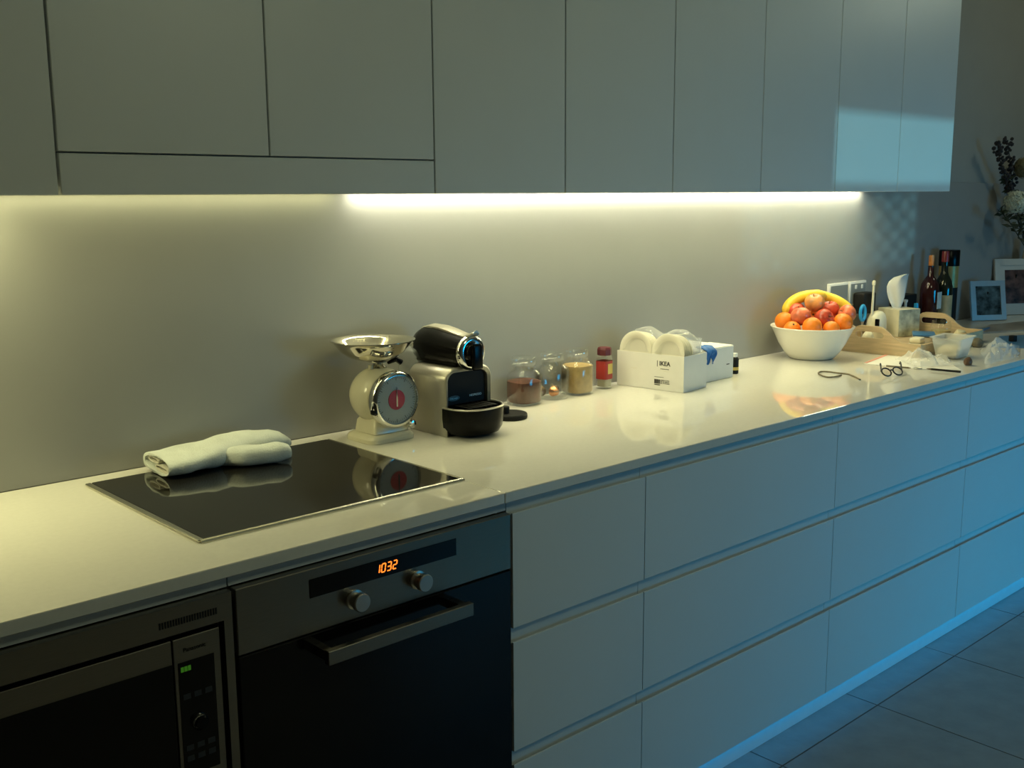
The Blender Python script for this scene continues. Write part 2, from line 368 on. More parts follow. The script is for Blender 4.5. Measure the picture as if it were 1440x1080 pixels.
# ------------------------------------------------------------------ oven
ov = thing('oven', 'built-in black glass oven with steel control panel and lit clock', 'oven', (0.3, YF, 0.145))
L = T(-0.3, -YF, -0.145)
obj('body', bx(0.018, 0.582, -0.6635, -0.08, 0.15, 0.850), 'blackm', ov, mtx=L)
cp = obj('control_panel', bx(0.003, 0.5965, YF, -0.664, 0.7405, 0.8535, 0.0015), 'steel', ov, mtx=L, label='brushed steel control panel')
obj('display', bx(0.138, 0.457, YF-0.0012, YF-0.0001, 0.8025, 0.8355, 0.0003), 'oveng', cp, mtx=L, label='black display strip')
SEG = {'1': 'bc', '0': 'abcdef', '3': 'abgcd', '2': 'abged'}
dg = bmesh.new(); dw, dh, th = 0.0078, 0.0150, 0.0019
for n, ch in enumerate('1032'):
    x = 0.273+n*0.0125; zc = 0.8195
    def hs(z): bx(x+0.0008, x+dw-0.0008, YF-0.0022, YF-0.0014, z-th/2, z+th/2, bm=dg)
    def vs(xx, z0, z1): bx(xx-th/2, xx+th/2, YF-0.0022, YF-0.0014, z0+0.0006, z1-0.0006, bm=dg)
    for s in SEG[ch]:
        if s == 'a': hs(zc+dh/2)
        if s == 'g': hs(zc)
        if s == 'd': hs(zc-dh/2)
        if s == 'b': vs(x+dw, zc, zc+dh/2)
        if s == 'c': vs(x+dw, zc-dh/2, zc)
        if s == 'e': vs(x, zc-dh/2, zc)
        if s == 'f': vs(x, zc, zc+dh/2)
for v in dg.verts: v.co.x += (v.co.z-0.8195)*0.16
obj('clock_digits', dg, 'digit', cp, mtx=L, smooth=0, label='orange digits reading 1032')
for xk in (0.2275, 0.3655):
    k1 = lathe([(0, 0), (0.0175, 0), (0.0175, 0.003), (0.0135, 0.004), (0.0135, 0.013), (0.0165, 0.015), (0.0165, 0.024), (0.0150, 0.0258), (0, 0.0262)], 28)
    obj('knob', k1, 'alu', cp, mtx=L @ basis((xk, YF-0.0003, 0.777), (1, 0, 0), (0, 0, 1)), label='round metal knob')
dr = obj('door', bx(0.003, 0.5965, YF, -0.664, 0.146, 0.7380, 0.0015), 'oveng', ov, mtx=L, label='black glass oven door')
b = bx(0.139, 0.456, -0.735, -0.721, 0.6975, 0.7225, 0.0012)
for xx in (0.142, 0.437): bx(xx, xx+0.016, -0.722, YF-0.0002, 0.7015, 0.7185, bm=b)
obj('handle', b, 'steel', dr, mtx=L, label='flat steel bar handle')

# ------------------------------------------------------------------ microwave
mw = thing('microwave', 'built-in steel microwave oven with black door beside the oven', 'microwave', (-0.3, YF, 0.475))
L = T(0.3, -YF, -0.475)
obj('body', bx(-0.585, -0.02, -0.6635, -0.12, 0.48, 0.850), 'blackm', mw, mtx=L)
b = bmesh.new()
bx(-0.603, -0.004, YF, -0.664, 0.8085, 0.8535, bm=b); bx(-0.603, -0.004, YF, -0.664, 0.477, 0.50, bm=b)
bx(-0.603, -0.583, YF, -0.664, 0.50, 0.8085, bm=b); bx(-0.0185, -0.004, YF, -0.664, 0.50, 0.8085, bm=b)
tf = obj('trim_frame', b, 'steel', mw, mtx=L, label='steel trim frame')
b = bmesh.new()
for i in range(22): x = -0.125+i*0.0044; bx(x, x+0.0026, YF-0.0008, YF+0.0002, 0.823, 0.8335, bm=b)
obj('vent_slats', b, 'blackm', tf, mtx=L, smooth=0, label='row of dark vent slits')
dr = obj('door', bx(-0.576, -0.1065, YF+0.002, -0.664, 0.508, 0.7990, 0.001), 'steel', mw, mtx=L)
obj('door_glass', bx(-0.566, -0.1075, YF+0.0008, YF+0.0019, 0.515, 0.7610), 'oveng', dr, mtx=L, label='black glass window')
pn = obj('control_panel', bx(-0.1045, -0.0265, YF+0.002, -0.664, 0.508, 0.7990, 0.001), 'steel', mw, mtx=L)
obj('keypad', bx(-0.0985, -0.0385, YF+0.0008, YF+0.0019, 0.570, 0.7600), 'oveng', pn, mtx=L, label='black keypad')
b = bmesh.new()
for i in range(3): bx(-0.0945+i*0.0058, -0.0945+i*0.0058+0.0046, YF-0.0002, YF+0.0007, 0.7445, 0.7525, bm=b)
obj('display', b, 'green', pn, mtx=L, smooth=0, label='small green display')
obj('dial_ring', lathe([(0.0105, 0), (0.0135, 0), (0.0135, 0.006), (0.0120, 0.0085), (0.0105, 0.007)], 28), 'chrome', pn, mtx=L @ basis((-0.070, YF+0.0006, 0.656), (1, 0, 0), (0, 0, 1)), label='chrome dial ring')
obj('dial', lathe([(0, 0), (0.0103, 0), (0.0103, 0.010), (0.009, 0.0115), (0, 0.012)], 24), 'black', pn, mtx=L @ basis((-0.070, YF+0.0006, 0.656), (1, 0, 0), (0, 0, 1)))
for kx, kz in [(-0.093+c*0.018, zz) for c in range(3) for zz in (0.612, 0.594, 0.698)]:
    obj('key', bx(kx, kx+0.012, YF+0.0001, YF+0.0007, kz, kz+0.009), 'key', pn, 0, mtx=L)
text('lettering', 'Panasonic', 0.0095, 'blackm', pn, L @ basis((-0.070, YF+0.0012, 0.7785), (1, 0, 0), (0, 0, 1)))

# ------------------------------------------------------------------ wall cabinets
YU, ZB, ZT = -0.350, 1.473, 2.45
def wall_unit(name, x0, x1, splits, label, zd=ZB):
    t = thing(name, label, 'cabinet', (x0, 0, ZB)); L = T(-x0, 0, -ZB)
    obj('carcass', bx(x0+0.0005, x1-0.0005, YU+0.021, 0.0075, ZB+0.0420, ZT), 'carcass', t, mtx=L)
    obj('underside', bx(x0+0.0005, x1-0.0005, YU+0.021, -0.0008, ZB+0.0150, ZB+0.0415), 'lacquer', t, mtx=L)
    xs = [x0]+splits+[x1]
    for a, c in zip(xs, xs[1:]): obj('door', bx(a+0.0016, c-0.0016, YU, YU+0.019, zd, ZT, 0.0012), 'lacquer', t, mtx=L)
    return t, L
U = [-0.0995, 0.2935, 0.6892, 1.0864, 1.4896, 1.89, 2.2925, 2.6888, 3.0774]
wall_unit('wall_cabinet', -0.90, -0.1005, [-0.5], 'white wall cabinet on the far side of the range hood doors')
hd, L = wall_unit('hood_cabinet', U[0], U[2], [U[1]], 'white range hood cabinet with two doors above a hinged flap', 1.5445)
obj('flap', bx(U[0]+0.0022, U[2]-0.0016, YU, YU+0.019, ZB, 1.5415, 0.0012), 'lacquer', hd, mtx=L, label='narrow horizontal hood flap')
wall_unit('wall_cabinet', U[2], U[4], [U[3]], 'white two-door wall cabinet next to the hood, above the spice jars')
wall_unit('wall_cabinet', U[4], U[6], [U[5]], 'white two-door wall cabinet above the white cardboard boxes')
wall_unit('wall_cabinet', U[6], U[8], [U[7]], 'end white wall cabinet catching the blue daylight patch')
def led(x0, x1, y, m, label, w=0.007):
    t = thing('led_strip_light', label, 'light', ((x0+x1)/2, y, ZB+0.0148)); h = (x1-x0)/2
    b = bx(-h, h, -w-0.003, w+0.003, -0.0030, 0.0)
    bx(-h, h, -w-0.003, -w, -0.0080, -0.0030, bm=b); bx(-h, h, w, w+0.003, -0.0080, -0.0030, bm=b)
    obj('housing', b, 'white', t, smooth=0)
    q = bmesh.new(); q.faces.new([q.verts.new(p) for p in ((-h, -w, -0.0070), (-h, w, -0.0070), (h, w, -0.0070), (h, -w, -0.0070))])
    obj('diffuser', q, m, t, smooth=0, label='glowing warm white diffuser')
led(0.72, 3.055, -0.20, 'led', 'long glowing strip light under the wall cabinets beside the hood')
led(-0.06, 0.66, -0.20, 'ledh', 'dimmer glowing strip light under the range hood')
led(-0.88, -0.13, -0.10, 'ledl', 'strip light under the cabinet on the far side of the hood')
led(0.70, 3.065, -0.020, 'ledg', 'thin strip light along the wall under the cabinets beside the hood', 0.005)
led(-0.88, 0.66, -0.020, 'ledhg', 'thin dim strip light along the wall under the hood', 0.005)

kl = thing('kick_fill_strip', 'thin added blue fill strip under the drawers above the kickboard', 'light', (2.8, -0.6735, 0.0664))  # strip added to turn the kickboard and nearby floor bluer
obj('housing', bx(-2.19, 2.19, -0.0055, 0.0055, -0.0008, 0.0), 'white', kl, smooth=0)
q = bmesh.new(); q.faces.new([q.verts.new(p) for p in ((-2.19, -0.004, -0.0010), (-2.19, 0.004, -0.0010), (2.19, 0.004, -0.0010), (2.19, -0.004, -0.0010))])
obj('diffuser', q, 'kickfill', kl, smooth=0, label='glowing blue face of the added fill strip')

# ------------------------------------------------------------------ hob
ZW = 0.9
hb = thing('hob', 'black glass hob with metal edge trims set in the worktop', 'hob', (0.2915, -0.318, ZW))
L = T(-0.2915, 0.318, -ZW)
hx0, hx1, hy0, hy1 = 0.0042, 0.5791, -0.5675, -0.0692
obj('glass', prism(rrect(hx0+0.0125, hx1-0.007, hy0+0.0085, hy1, 0.004), ZW+0.0003, ZW+0.0050), 'hobglass', hb, mtx=L)
obj('side_trim', bx(hx0, hx0+0.0120, hy0+0.006, hy1, ZW+0.0003, ZW+0.0055, 0.0015), 'trim', hb, mtx=L, label='metal edge trim')
obj('side_trim', bx(hx1-0.0065, hx1, hy0+0.006, hy1, ZW+0.0003, ZW+0.0055, 0.0015), 'trim', hb, mtx=L, label='metal edge trim')
pf = [(hy0, 0.0003), (hy0, 0.0018), (hy0+0.0028, 0.0048), (hy0+0.0080, 0.0056), (hy0+0.0080, 0.0003)]
obj('front_trim', loft([[Vector((x, y, ZW+z)) for y, z in pf] for x in (hx0+0.004, hx1)]), 'trim', hb, mtx=L, label='bright bevelled front trim')

# ------------------------------------------------------------------ oven mitt
ZH = ZW+0.0055
mA, mB = Vector((0.140, -0.100)), Vector((0.452, -0.117))
mi = thing('oven_mitt', 'pale blue-white quilted oven mitt lying on the black hob', 'oven mitt', (mA.x, mA.y, ZH), math.atan2(mB.y-mA.y, mB.x-mA.x))
def ring_se(x, y, z, wy, hz, n=28, p=2.6):
    o = []
    for i in range(n):
        a = 2*PI*i/n; c, s = math.cos(a), math.sin(a); k = (abs(c)**p+abs(s)**p)**(-1/p)
        o.append(Vector((x, y+wy*k*c, z+hz*k*s)))
    return o
def puff(bm, amp, sc):
    bm.normal_update()
    for v in bm.verts:
        n = noise.noise(v.co*sc); v.co += v.normal*amp*n
        q = abs(math.sin((v.co.x+v.co.y)*70)); v.co += v.normal*(-0.0022*(1-q)**6)
        if v.co.z < 0.0004: v.co.z = 0.0004
    return bm
secs = [(0.000, 0.000, 0.021, 0.066, 0.0205), (0.004, 0.000, 0.021, 0.068, 0.021), (0.03, -0.002, 0.022, 0.069, 0.0215), (0.07, 0.000, 0.024, 0.068, 0.023),
        (0.11, 0.004, 0.025, 0.064, 0.0245), (0.15, 0.012, 0.027, 0.055, 0.026), (0.19, 0.020, 0.0285, 0.049, 0.0275), (0.23, 0.023, 0.028, 0.048, 0.0265),
        (0.27, 0.022, 0.026, 0.045, 0.024), (0.297, 0.020, 0.023, 0.036, 0.019), (0.310, 0.018, 0.021, 0.022, 0.011), (0.315, 0.018, 0.020, 0.006, 0.003)]
rings = []
for i in range(len(secs)-1):
    for k in range(4):
        t = k/4; a, c = secs[i], secs[i+1]; rings.append(ring_se(*[a[j]+(c[j]-a[j])*t for j in range(5)]))
rings.append(ring_se(*secs[-1]))
inner = [ring_se(x, -0.001, 0.0215, w, h) for x, w, h in ((0.0, 0.0600, 0.0150), (0.03, 0.0600, 0.0150), (0.075, 0.050, 0.010))]
b = loft(inner[::-1]+rings, True, True)
obj('hand', puff(b, 0.004, 22), 'quilt', mi, 80, label='quilted palm and fingers')
th_ = [(0.120, -0.022, 0.022, 0.020, 0.018), (0.16, -0.048, 0.022, 0.030, 0.0205), (0.20, -0.061, 0.022, 0.029, 0.021), (0.24, -0.069, 0.022, 0.026, 0.0205), (0.263, -0.073, 0.021, 0.018, 0.015), (0.270, -0.074, 0.020, 0.005, 0.004)]
rings = []
for i in range(len(th_)-1):
    for k in range(4):
        t = k/4; a, c = th_[i], th_[i+1]; rings.append(ring_se(*[a[j]+(c[j]-a[j])*t for j in range(5)]))
rings.append(ring_se(*th_[-1]))
obj('thumb', puff(loft(rings), 0.003, 26), 'quilt', mi, 80)
b = bmesh.new()
for yc, zc, w, h in ((0.022, 0.027, 0.028, 0.0065), (-0.020, 0.0145, 0.034, 0.0070)):
    rr = [ring_se(x, yc, zc, w*s, h*s, 20, 3) for x, s in ((0.004, 0.80), (0.0035, 1.0), (0.05, 1.0), (0.07, 0.7))]
    inn = [ring_se(x, yc, zc, w*0.86, h*0.55, 20, 3) for x in (0.03, 0.0035)]
    loft(inn+rr[1:], True, True, True, b)
obj('lining', b, 'lining', mi, 60, label='folded cream lining inside the cuff')

# ------------------------------------------------------------------ kitchen scale
sc = thing('kitchen_scale', 'cream retro kitchen scale with chrome dial and polished weighing pan', 'scale', (0.686, -0.125, ZW))
b = prism(rrect(-0.066, 0.066, -0.060, 0.056, 0.022), 0.0006, 0.010)
bt = loft([[Vector((x, y, z)) for x, y in rrect(-0.066*s, 0.066*s, -0.060*s, 0.056*s, 0.022*s)] for z, s in ((0.010, 1.0), (0.015, 0.96), (0.019, 0.86), (0.021, 0.74))])
obj('base', merge(b, bt), 'cream', sc, 40)
obj('pedestal', loft([[Vector((x, y-0.004, z)) for x, y in rrect(-0.050*s, 0.050*s, -0.046*s, 0.040*s, 0.008)] for z, s in ((0.0212, 1.0), (0.048, 0.92), (0.056, 0.8))]), 'cream', sc)
prof = [(0.020, -0.0675)]+[(0.070*math.cos(a), 0.068*math.sin(a)) for a in [math.radians(d) for d in range(-70, 80, 10)]]+[(0.012, 0.066)]
obj('body', lathe(prof, 48, (0, 0, 0.105)), 'cream', sc, 60, label='round cream body')
DF = basis((-0.001, -0.0545, 0.102), (1, 0, 0), (0, 0, 1))
bz = obj('bezel', lathe([(0.054, -0.026), (0.062, -0.012), (0.066, -0.002), (0.068, 0.006), (0.067, 0.016), (0.062, 0.022), (0.058, 0.0225), (0.0575, 0.016), (0.0565, 0.0150)], 56), 'chrome', sc, 60, mtx=DF, label='chrome dial ring')
obj('dial_face', lathe([(0, 0.0165), (0.057, 0.0165), (0.057, 0.0125), (0, 0.0125)], 48), 'dial', sc, mtx=DF, label='grey-green dial face')
b = bmesh.new()
for i in range(60):
    a = 2*PI*i/60; r1 = 0.046 if i % 5 == 0 else 0.050
    t = bx(-0.0005 if i % 5 else -0.0009, 0.0005 if i % 5 else 0.0009, r1, 0.054, 0.0166, 0.0170); merge(b, t, Matrix.Rotation(a, 4, 'Z'))
obj('tick_marks', b, 'dialmark', sc, 0, mtx=DF)
obj('centre_disc', lathe([(0, 0.0167), (0.0235, 0.0167), (0.0235, 0.0176), (0, 0.0178)], 32), 'red', sc, mtx=DF, label='red centre disc')
obj('needle', prism([(-0.0016, -0.016), (0.0016, -0.016), (0.0022, 0), (0.0005, 0.030), (-0.0005, 0.030), (-0.0022, 0)], 0.0182, 0.0190), 'chrome', sc, mtx=DF)
obj('dial_lens', lathe([(0.0572, 0.0205), (0.050, 0.0225), (0.03, 0.0245), (0, 0.0252), ], 40, cap0=False), 'lens', sc, 60, mtx=DF)
obj('set_knob', bx(-0.069, -0.052, -0.076, -0.060, 0.074, 0.086, 0.003, 2), 'black', sc)
obj('foot_knob', lathe([(0, 0), (0.011, 0), (0.011, 0.010), (0.008, 0.014), (0, 0.015)], 20), 'chrome', sc, mtx=basis((0.050, -0.053, 0.036), (1, 0, 0), (0, 0, 1)))
obj('stem', lathe([(0.0, 0), (0.020, 0.0), (0.014, 0.004), (0.011, 0.008), (0.011, 0.012), (0.026, 0.0145), (0.026, 0.0165), (0, 0.0165)], 24, (0, 0, 0.1705)), 'pan', sc)
obj('stop_nub', lathe([(0, 0), (0.006, 0), (0.006, 0.010), (0, 0.011)], 14, (-0.024, -0.004, 0.1690)), 'cream', sc)
obj('tare_lever', tube([(0.030, 0.004, 0.176), (0.048, -0.004, 0.186), (0.062, -0.008, 0.176)], [0.003, 0.008, 0.007], 10), 'black', sc, label='black lever under the pan')
R_ = 0.100
pin = [(0, 0.003), (0.034, 0.0045), (0.058, 0.012), (0.074, 0.024), (0.087, 0.041), (0.0945, 0.0490)]
pout = [(0.1005, 0.0495), (0.1005, 0.0478), (0.0945, 0.0472), (0.0885, 0.039), (0.0755, 0.022), (0.059, 0.010), (0.034, 0.0015), (0, 0.0)]
obj('pan', lathe(pin+pout, 56, (-0.009, 0.007, 0.1875)), 'pan', sc, 60, label='polished metal weighing pan')

# ------------------------------------------------------------------ coffee machine
cf = thing('coffee_machine', 'black and silver capsule coffee machine standing beside the scale', 'coffee machine', (0.872, -0.236, ZW))
HW, H, DP = 0.0735, 0.163, 0.140
def arch(hw, h, r, n=8):
    o = [(hw, 0.0)]
    for k in range(n+1): a = PI/2*k/n; o.append((hw-r+r*math.cos(a), h-r+r*math.sin(a)))
    for k in range(n+1): a = PI/2+PI/2*k/n; o.append((-hw+r+r*math.cos(a), h-r+r*math.sin(a)))
    return o+[(-hw, 0.0)]
A, B_ = arch(HW, H, 0.030), arch(HW-0.011, H-0.011, 0.022)
def arch_ring(o, y, dz=0.0): return [Vector((x, y, z+dz)) for x, z in o]
ro = [arch_ring(A, 0.0+0.004, 0.0006), arch_ring(A, DP, 0.0006)]
fr_ = [arch_ring(B_, 0.004, 0.0006), arch_ring(arch(HW-0.004, H-0.004, 0.027), 0.0, 0.0006), arch_ring(A, 0.004, 0.0006), arch_ring(A, DP, 0.0006), arch_ring(B_, DP, 0.0006), arch_ring(B_, 0.004, 0.0006)]
b = loft(fr_, False, False, True); bmesh.ops.remove_doubles(b, verts=b.verts[:], dist=1e-6)
obj('shell', b, 'silver', cf, 50, label='silver arched shell')
obj('front_panel', loft([arch_ring(arch(HW-0.0115, H-0.0118, 0.0215), 0.012, 0.0016), arch_ring(arch(HW-0.0115, H-0.0118, 0.0215), DP-0.004, 0.0016)]), 'blackm', cf, 40, label='black recessed front')
# drip tray: a half round tub with metal rim
def half(r, z, yb=0.0100, n=20, sq=2.4):
    o = []
    for k in range(n+1):
        a = PI+PI*k/n; c, s = math.cos(a), math.sin(a); q = (abs(c)**sq+abs(s)**sq)**(-1/sq); o.append(Vector((r*q*c, -0.004+r*0.98*q*s, z)))
    return o+[Vector((r, yb, z)), Vector((-r, yb, z))]
dt = obj('drip_tray', loft([half(0.052, 0.004), half(0.066, 0.009), half(0.0735, 0.022), half(0.0765, 0.045), half(0.0765, 0.0695)]), 'black', cf, 40, label='half-round black drip tray')
obj('tray_rim', loft([half(0.0775, 0.0697), half(0.0778, 0.0722), half(0.0765, 0.0735), half(0.0735, 0.0735), half(0.0725, 0.0697)]), 'alu', dt, 40, label='satin metal rim')
b = bmesh.new()
for i in range(6): bx(-0.045+i*0.0155, -0.037+i*0.0155, -0.058, -0.004, 0.0737, 0.0745, bm=b)
obj('grille', b, 'blackm', dt, 0)
obj('water_tank', bx(-0.062, 0.062, DP+0.0015, 0.205, 0.004, 0.196, 0.010, 3), 'tank', cf, 50, label='smoky clear water tank')
obj('foot_block', bx(-0.058, 0.058, -0.004, 0.011, 0.0006, 0.030, 0.003), 'blackm', cf)
# head: barrel along the depth, rounded at the back
hd_ = []
for y, r, z in ((0.190, 0.010, 0.197), (0.186, 0.026, 0.199), (0.172, 0.040, 0.202), (0.15, 0.0475, 0.2040), (0.11, 0.0490, 0.2045), (0.06, 0.0455, 0.2020), (0.02, 0.0420, 0.1995), (-0.004, 0.0410, 0.1985)):
    hd_.append([Vector((r*1.0*math.cos(2*PI*k/36), y, z+r*math.sin(2*PI*k/36))) for k in range(36)])
he = obj('head', loft(hd_), 'black', cf, 50, label='black barrel-shaped brewing head')
obj('neck', bx(-0.034, 0.034, 0.012, 0.165, 0.1625, 0.175, 0.004), 'blackm', cf)
obj('front_ring', lathe([(0.022, 0.0), (0.0425, 0.0), (0.0425, 0.006), (0.038, 0.012), (0.030, 0.014), (0.022, 0.010)], 36), 'chrome', he, 60, mtx=basis((0, -0.0042, 0.1985), (1, 0, 0), (0, 0, 1)), label='chrome front ring')
obj('front_knob', lathe([(0, 0), (0.0218, 0), (0.0218, 0.016), (0.018, 0.020), (0, 0.021)], 28), 'black', he, 50, mtx=basis((0, -0.0044, 0.1985), (1, 0, 0), (0, 0, 1)))
obj('spout_cover', bx(-0.014, 0.018, -0.034, -0.0255, 0.158, 0.222, 0.006, 3), 'black', he, 50, label='black vertical spout cover')
lv = []
for y, z, w in ((0.182, 0.232, 0.012), (0.165, 0.249, 0.026), (0.13, 0.2575, 0.032), (0.09, 0.2570, 0.033), (0.055, 0.2520, 0.031), (0.02, 0.2455, 0.028), (0.000, 0.2430, 0.025), (-0.016, 0.2470, 0.023), (-0.026, 0.2525, 0.020), (-0.030, 0.2530, 0.016)):
    ring = []
    w *= 0.62
    for k in range(13): t = -1+2*k/12; ring.append(Vector((w*t, y, z-0.005*t*t)))
    for k in range(13): t = 1-2*k/12; ring.append(Vector((w*0.97*t, y, z-0.005*t*t-0.0045)))
    lv.append(ring)
obj('lever', loft(lv), 'silver', he, 50, label='silver lever over the head')
obj('hinge_cap', lathe([(0, 0), (0.009, 0), (0.009, 0.004), (0.006, 0.006), (0, 0.0065)], 20), 'chrome', he, 50, mtx=basis((-0.0385, 0.168, 0.205), (0, -1, 0), (0, 0, 1)))
text('lettering', 'NESPRESSO', 0.0075, 'alu', cf, basis((0.030, 0.0115, 0.090), (1, 0, 0), (0, 0, 1)))
bd = obj('badge', prism([(0.018*math.cos(2*PI*k/28), 0.0065*math.sin(2*PI*k/28)) for k in range(28)], 0, 0.0008), mat('badge_blue', (0.06, 0.09, 0.11), 0.3), cf, mtx=basis((-0.038, 0.0118, 0.089), (1, 0, 0), (0, 0, 1)), label='small oval maker badge')
text('badge_lettering', 'DeLonghi', 0.0062, 'alu', bd, basis((-0.038, 0.0108, 0.089), (1, 0, 0), (0, 0, 1)))

# ------------------------------------------------------------------ small black lid
p = Vector((1.062, -0.172, ZW))
ld = thing('jar_lid', 'flat round black lid with a stub knob lying beside the coffee machine', 'lid', p)
obj('disc', lathe([(0, 0.0006), (0.0455, 0.0006), (0.0465, 0.003), (0.0465, 0.011), (0.0445, 0.0135), (0, 0.0140)], 40), 'blackm', ld)
obj('knob', lathe([(0, 0.0142), (0.0115, 0.0142), (0.0115, 0.030), (0.010, 0.032), (0, 0.032)], 24), 'blackm', ld, mtx=T(-0.012, 0.004, 0))

# ------------------------------------------------------------------ glass jars
def jar(x, y, label, r, hb_, fill, fz):
    t = thing('glass_jar', label, 'jar', (x, y, ZW), 0, 'spice jars by the wall')
    out = [(0, 0.0006), (r-0.004, 0.0006), (r, 0.005), (r, hb_-0.014), (r-0.004, hb_-0.004), (r-0.013, hb_+0.002), (r-0.0155, hb_+0.010), (r-0.0145, hb_+0.013)]
    inn = [(r-0.0185, hb_+0.013), (r-0.0185, hb_+0.004), (r-0.0075, hb_-0.007), (r-0.0032, hb_-0.015), (r-0.0032, 0.009), (r-0.006, 0.006), (0, 0.006)]
    obj('body', lathe(out+inn, 48, sq=3.0), 'glass', t, 50, label='clear glass')
    s = r-0.0145
    obj('stopper', lathe([(0, hb_+0.0005), (s-0.0055, hb_+0.0005), (s-0.0055, hb_+0.0128), (s+0.001, hb_+0.0136), (s+0.004, hb_+0.018), (s+0.004, hb_+0.034), (s+0.001, hb_+0.038), (0, hb_+0.038)], 40), 'stopper', t, 50, label='thick clear glass stopper')
    if fill: obj('contents', lathe([(0, 0.0066), (r-0.0075, 0.0066), (r-0.0040, 0.0100), (r-0.0040, fz-0.002), (r-0.008, fz), (0, fz+0.003)], 40, sq=3.0), fill, t, 50)
    return t
jar(1.220, -0.0585, 'glass stopper jar filled with dark brown powder', 0.046, 0.094, 'cocoa', 0.066)
jar(1.334, -0.0535, 'nearly empty glass stopper jar holding a few foil capsules', 0.044, 0.094, None, 0)
jar(1.436, -0.0535, 'glass stopper jar filled with pale tan powder', 0.044, 0.094, 'mustard', 0.086)
def capsule(x, y, z, mtl, rx, rz, label):
    t = lathe([(0, 0), (0.0135, 0), (0.0150, 0.0008), (0.0150, 0.0018), (0.0130, 0.003), (0.0105, 0.016), (0.006, 0.021), (0, 0.022)], 24)
    o = obj('coffee_capsule', t, mtl, None, 50); o.location = (x, y, z); o.rotation_euler = (rx, 0, rz)
    return tag(o, label, 'capsule', 'coffee capsules in the jar')
capsule(1.326, -0.066, ZW+0.0225, 'copper', PI/2+PI, PI-0.25, 'copper foil coffee capsule lying inside the nearly empty jar')
capsule(1.350, -0.036, ZW+0.0225, 'bronze', PI/2, 0.5, 'dark bronze capsule behind the copper one in the nearly empty jar')
capsule(1.304, -0.040, ZW+0.0225, 'bronze', PI/2, -1.1, 'dark bronze capsule leaning on the glass beside the brown powder jar')

# spice bottle with dark red cap
t = thing('spice_bottle', 'small square spice bottle with dark red cap and red label', 'spice bottle', (1.553, -0.053, ZW), 0.12)
obj('body', lathe([(0, 0.0006), (0.018, 0.0006), (0.0195, 0.003), (0.0195, 0.090), (0.017, 0.096), (0.017, 0.1005), (0.0152, 0.1005), (0.0152, 0.095), (0.0178, 0.089), (0.0178, 0.007), (0, 0.006)], 32, sq=5), 'glass', t, 50)
obj('label', lathe([(0.0199, 0.030), (0.0202, 0.030), (0.0202, 0.084), (0.0199, 0.084)], 32, sq=5, cap0=False, cap1=False), 'redlabel', t, 50, label='red paper label')
obj('label_patch', bx(-0.010, 0.0125, -0.0212, -0.0204, 0.046, 0.076, 0.0002), 'ochre', t, label='gold patch on the label')
obj('contents', lathe([(0, 0.0075), (0.0172, 0.0075), (0.0172, 0.055), (0, 0.056)], 24, sq=5), mat('spice_pale', (0.42, 0.40, 0.28), 0.8), t, 50)
obj('cap', lathe([(0, 0.1008), (0.0205, 0.1008), (0.0215, 0.103), (0.0215, 0.118), (0.0190, 0.124), (0, 0.126)], 8), 'darkred', t, 20, label='dark red faceted cap')

# ------------------------------------------------------------------ open box of crockery
BA = Vector((1.643, -0.139, ZW)); BR = math.radians(-3.5)
bxr = thing('cardboard_box', 'open white cardboard box of crockery with printed label', 'box', BA, 0)
w2, l2, hB = 0.064, 0.117, 0.106                      # the box lies with its length across the bench depth
bxr.location = (1.706, -0.145, ZW); bxr.rotation_euler = (0, 0, math.radians(7))
b = bx(-w2, w2, -l2, l2, 0.0006, 0.003)
for x in (-w2, w2-0.0025): bx(x, x+0.0025, -l2, l2, 0.003, hB, bm=b)
for y in (-l2, l2-0.0025): bx(-w2+0.0025, w2-0.0025, y, y+0.0025, 0.003, hB, bm=b)
cb = obj('carton', b, 'card', bxr, 30)
def onface(u, z): return basis((-w2-0.0004, -u, z), (0, -1, 0), (0, 0, 1))     # long side that faces the hob; u runs to the right
text('lettering', 'IKEA', 0.0180, 'ink', cb, onface(0.052, 0.0795), 0.0002, 0.0005)
b = bmesh.new()
for k in range(7): merge(b, bx(-0.014+k*0.0042, -0.0112+k*0.0042, -0.0012, 0.0012, 0, 0.0003), onface(0.052, 0.064))
for k in range(20): w = random.choice((0.0006, 0.0010, 0.0016)); merge(b, bx(-0.010+k*0.0011, -0.010+k*0.0011+w*0.6, -0.007, 0.006, 0, 0.0003), onface(0.027, 0.026))
for r in range(3):
    for k in range(5): merge(b, bx(0.013+k*0.0062, 0.013+k*0.0062+random.uniform(0.003, 0.0055), 0.005-r*0.0045, 0.0075-r*0.0045, 0, 0.0003), onface(0.027, 0.024))
merge(b, bx(-0.010, 0.022, 0.0125, 0.0135, 0, 0.0003), onface(0.027, 0.026)); merge(b, bx(-0.010, 0.010, -0.0115, -0.009, 0, 0.0003), onface(0.027, 0.026))
merge(b, bx(-0.001, 0.001, -0.009, 0.009, 0, 0.0003), onface(0.0265, 0.079)); 
obj('print', b, 'ink', cb, 0, label='black barcode and small print')['kind'] = 'stuff'
bw = Matrix.Translation(bxr.location) @ Matrix.Rotation(math.radians(7), 4, 'Z')
pl_ = lathe([(0, 0.0004), (0.030, 0.0004), (0.033, 0.002), (0.040, 0.0115), (0.0555, 0.0150), (0.0565, 0.0160), (0.0550, 0.0168), (0.0392, 0.0138), (0.0315, 0.0042), (0.0295, 0.0032), (0, 0.0032)], 40)
pme = bpy.data.meshes.new('plate'); pl_.to_mesh(pme); pl_.free(); pme.materials.append(M['china']); pme.shade_smooth(); pme.set_sharp_from_angle(angle=0.9)
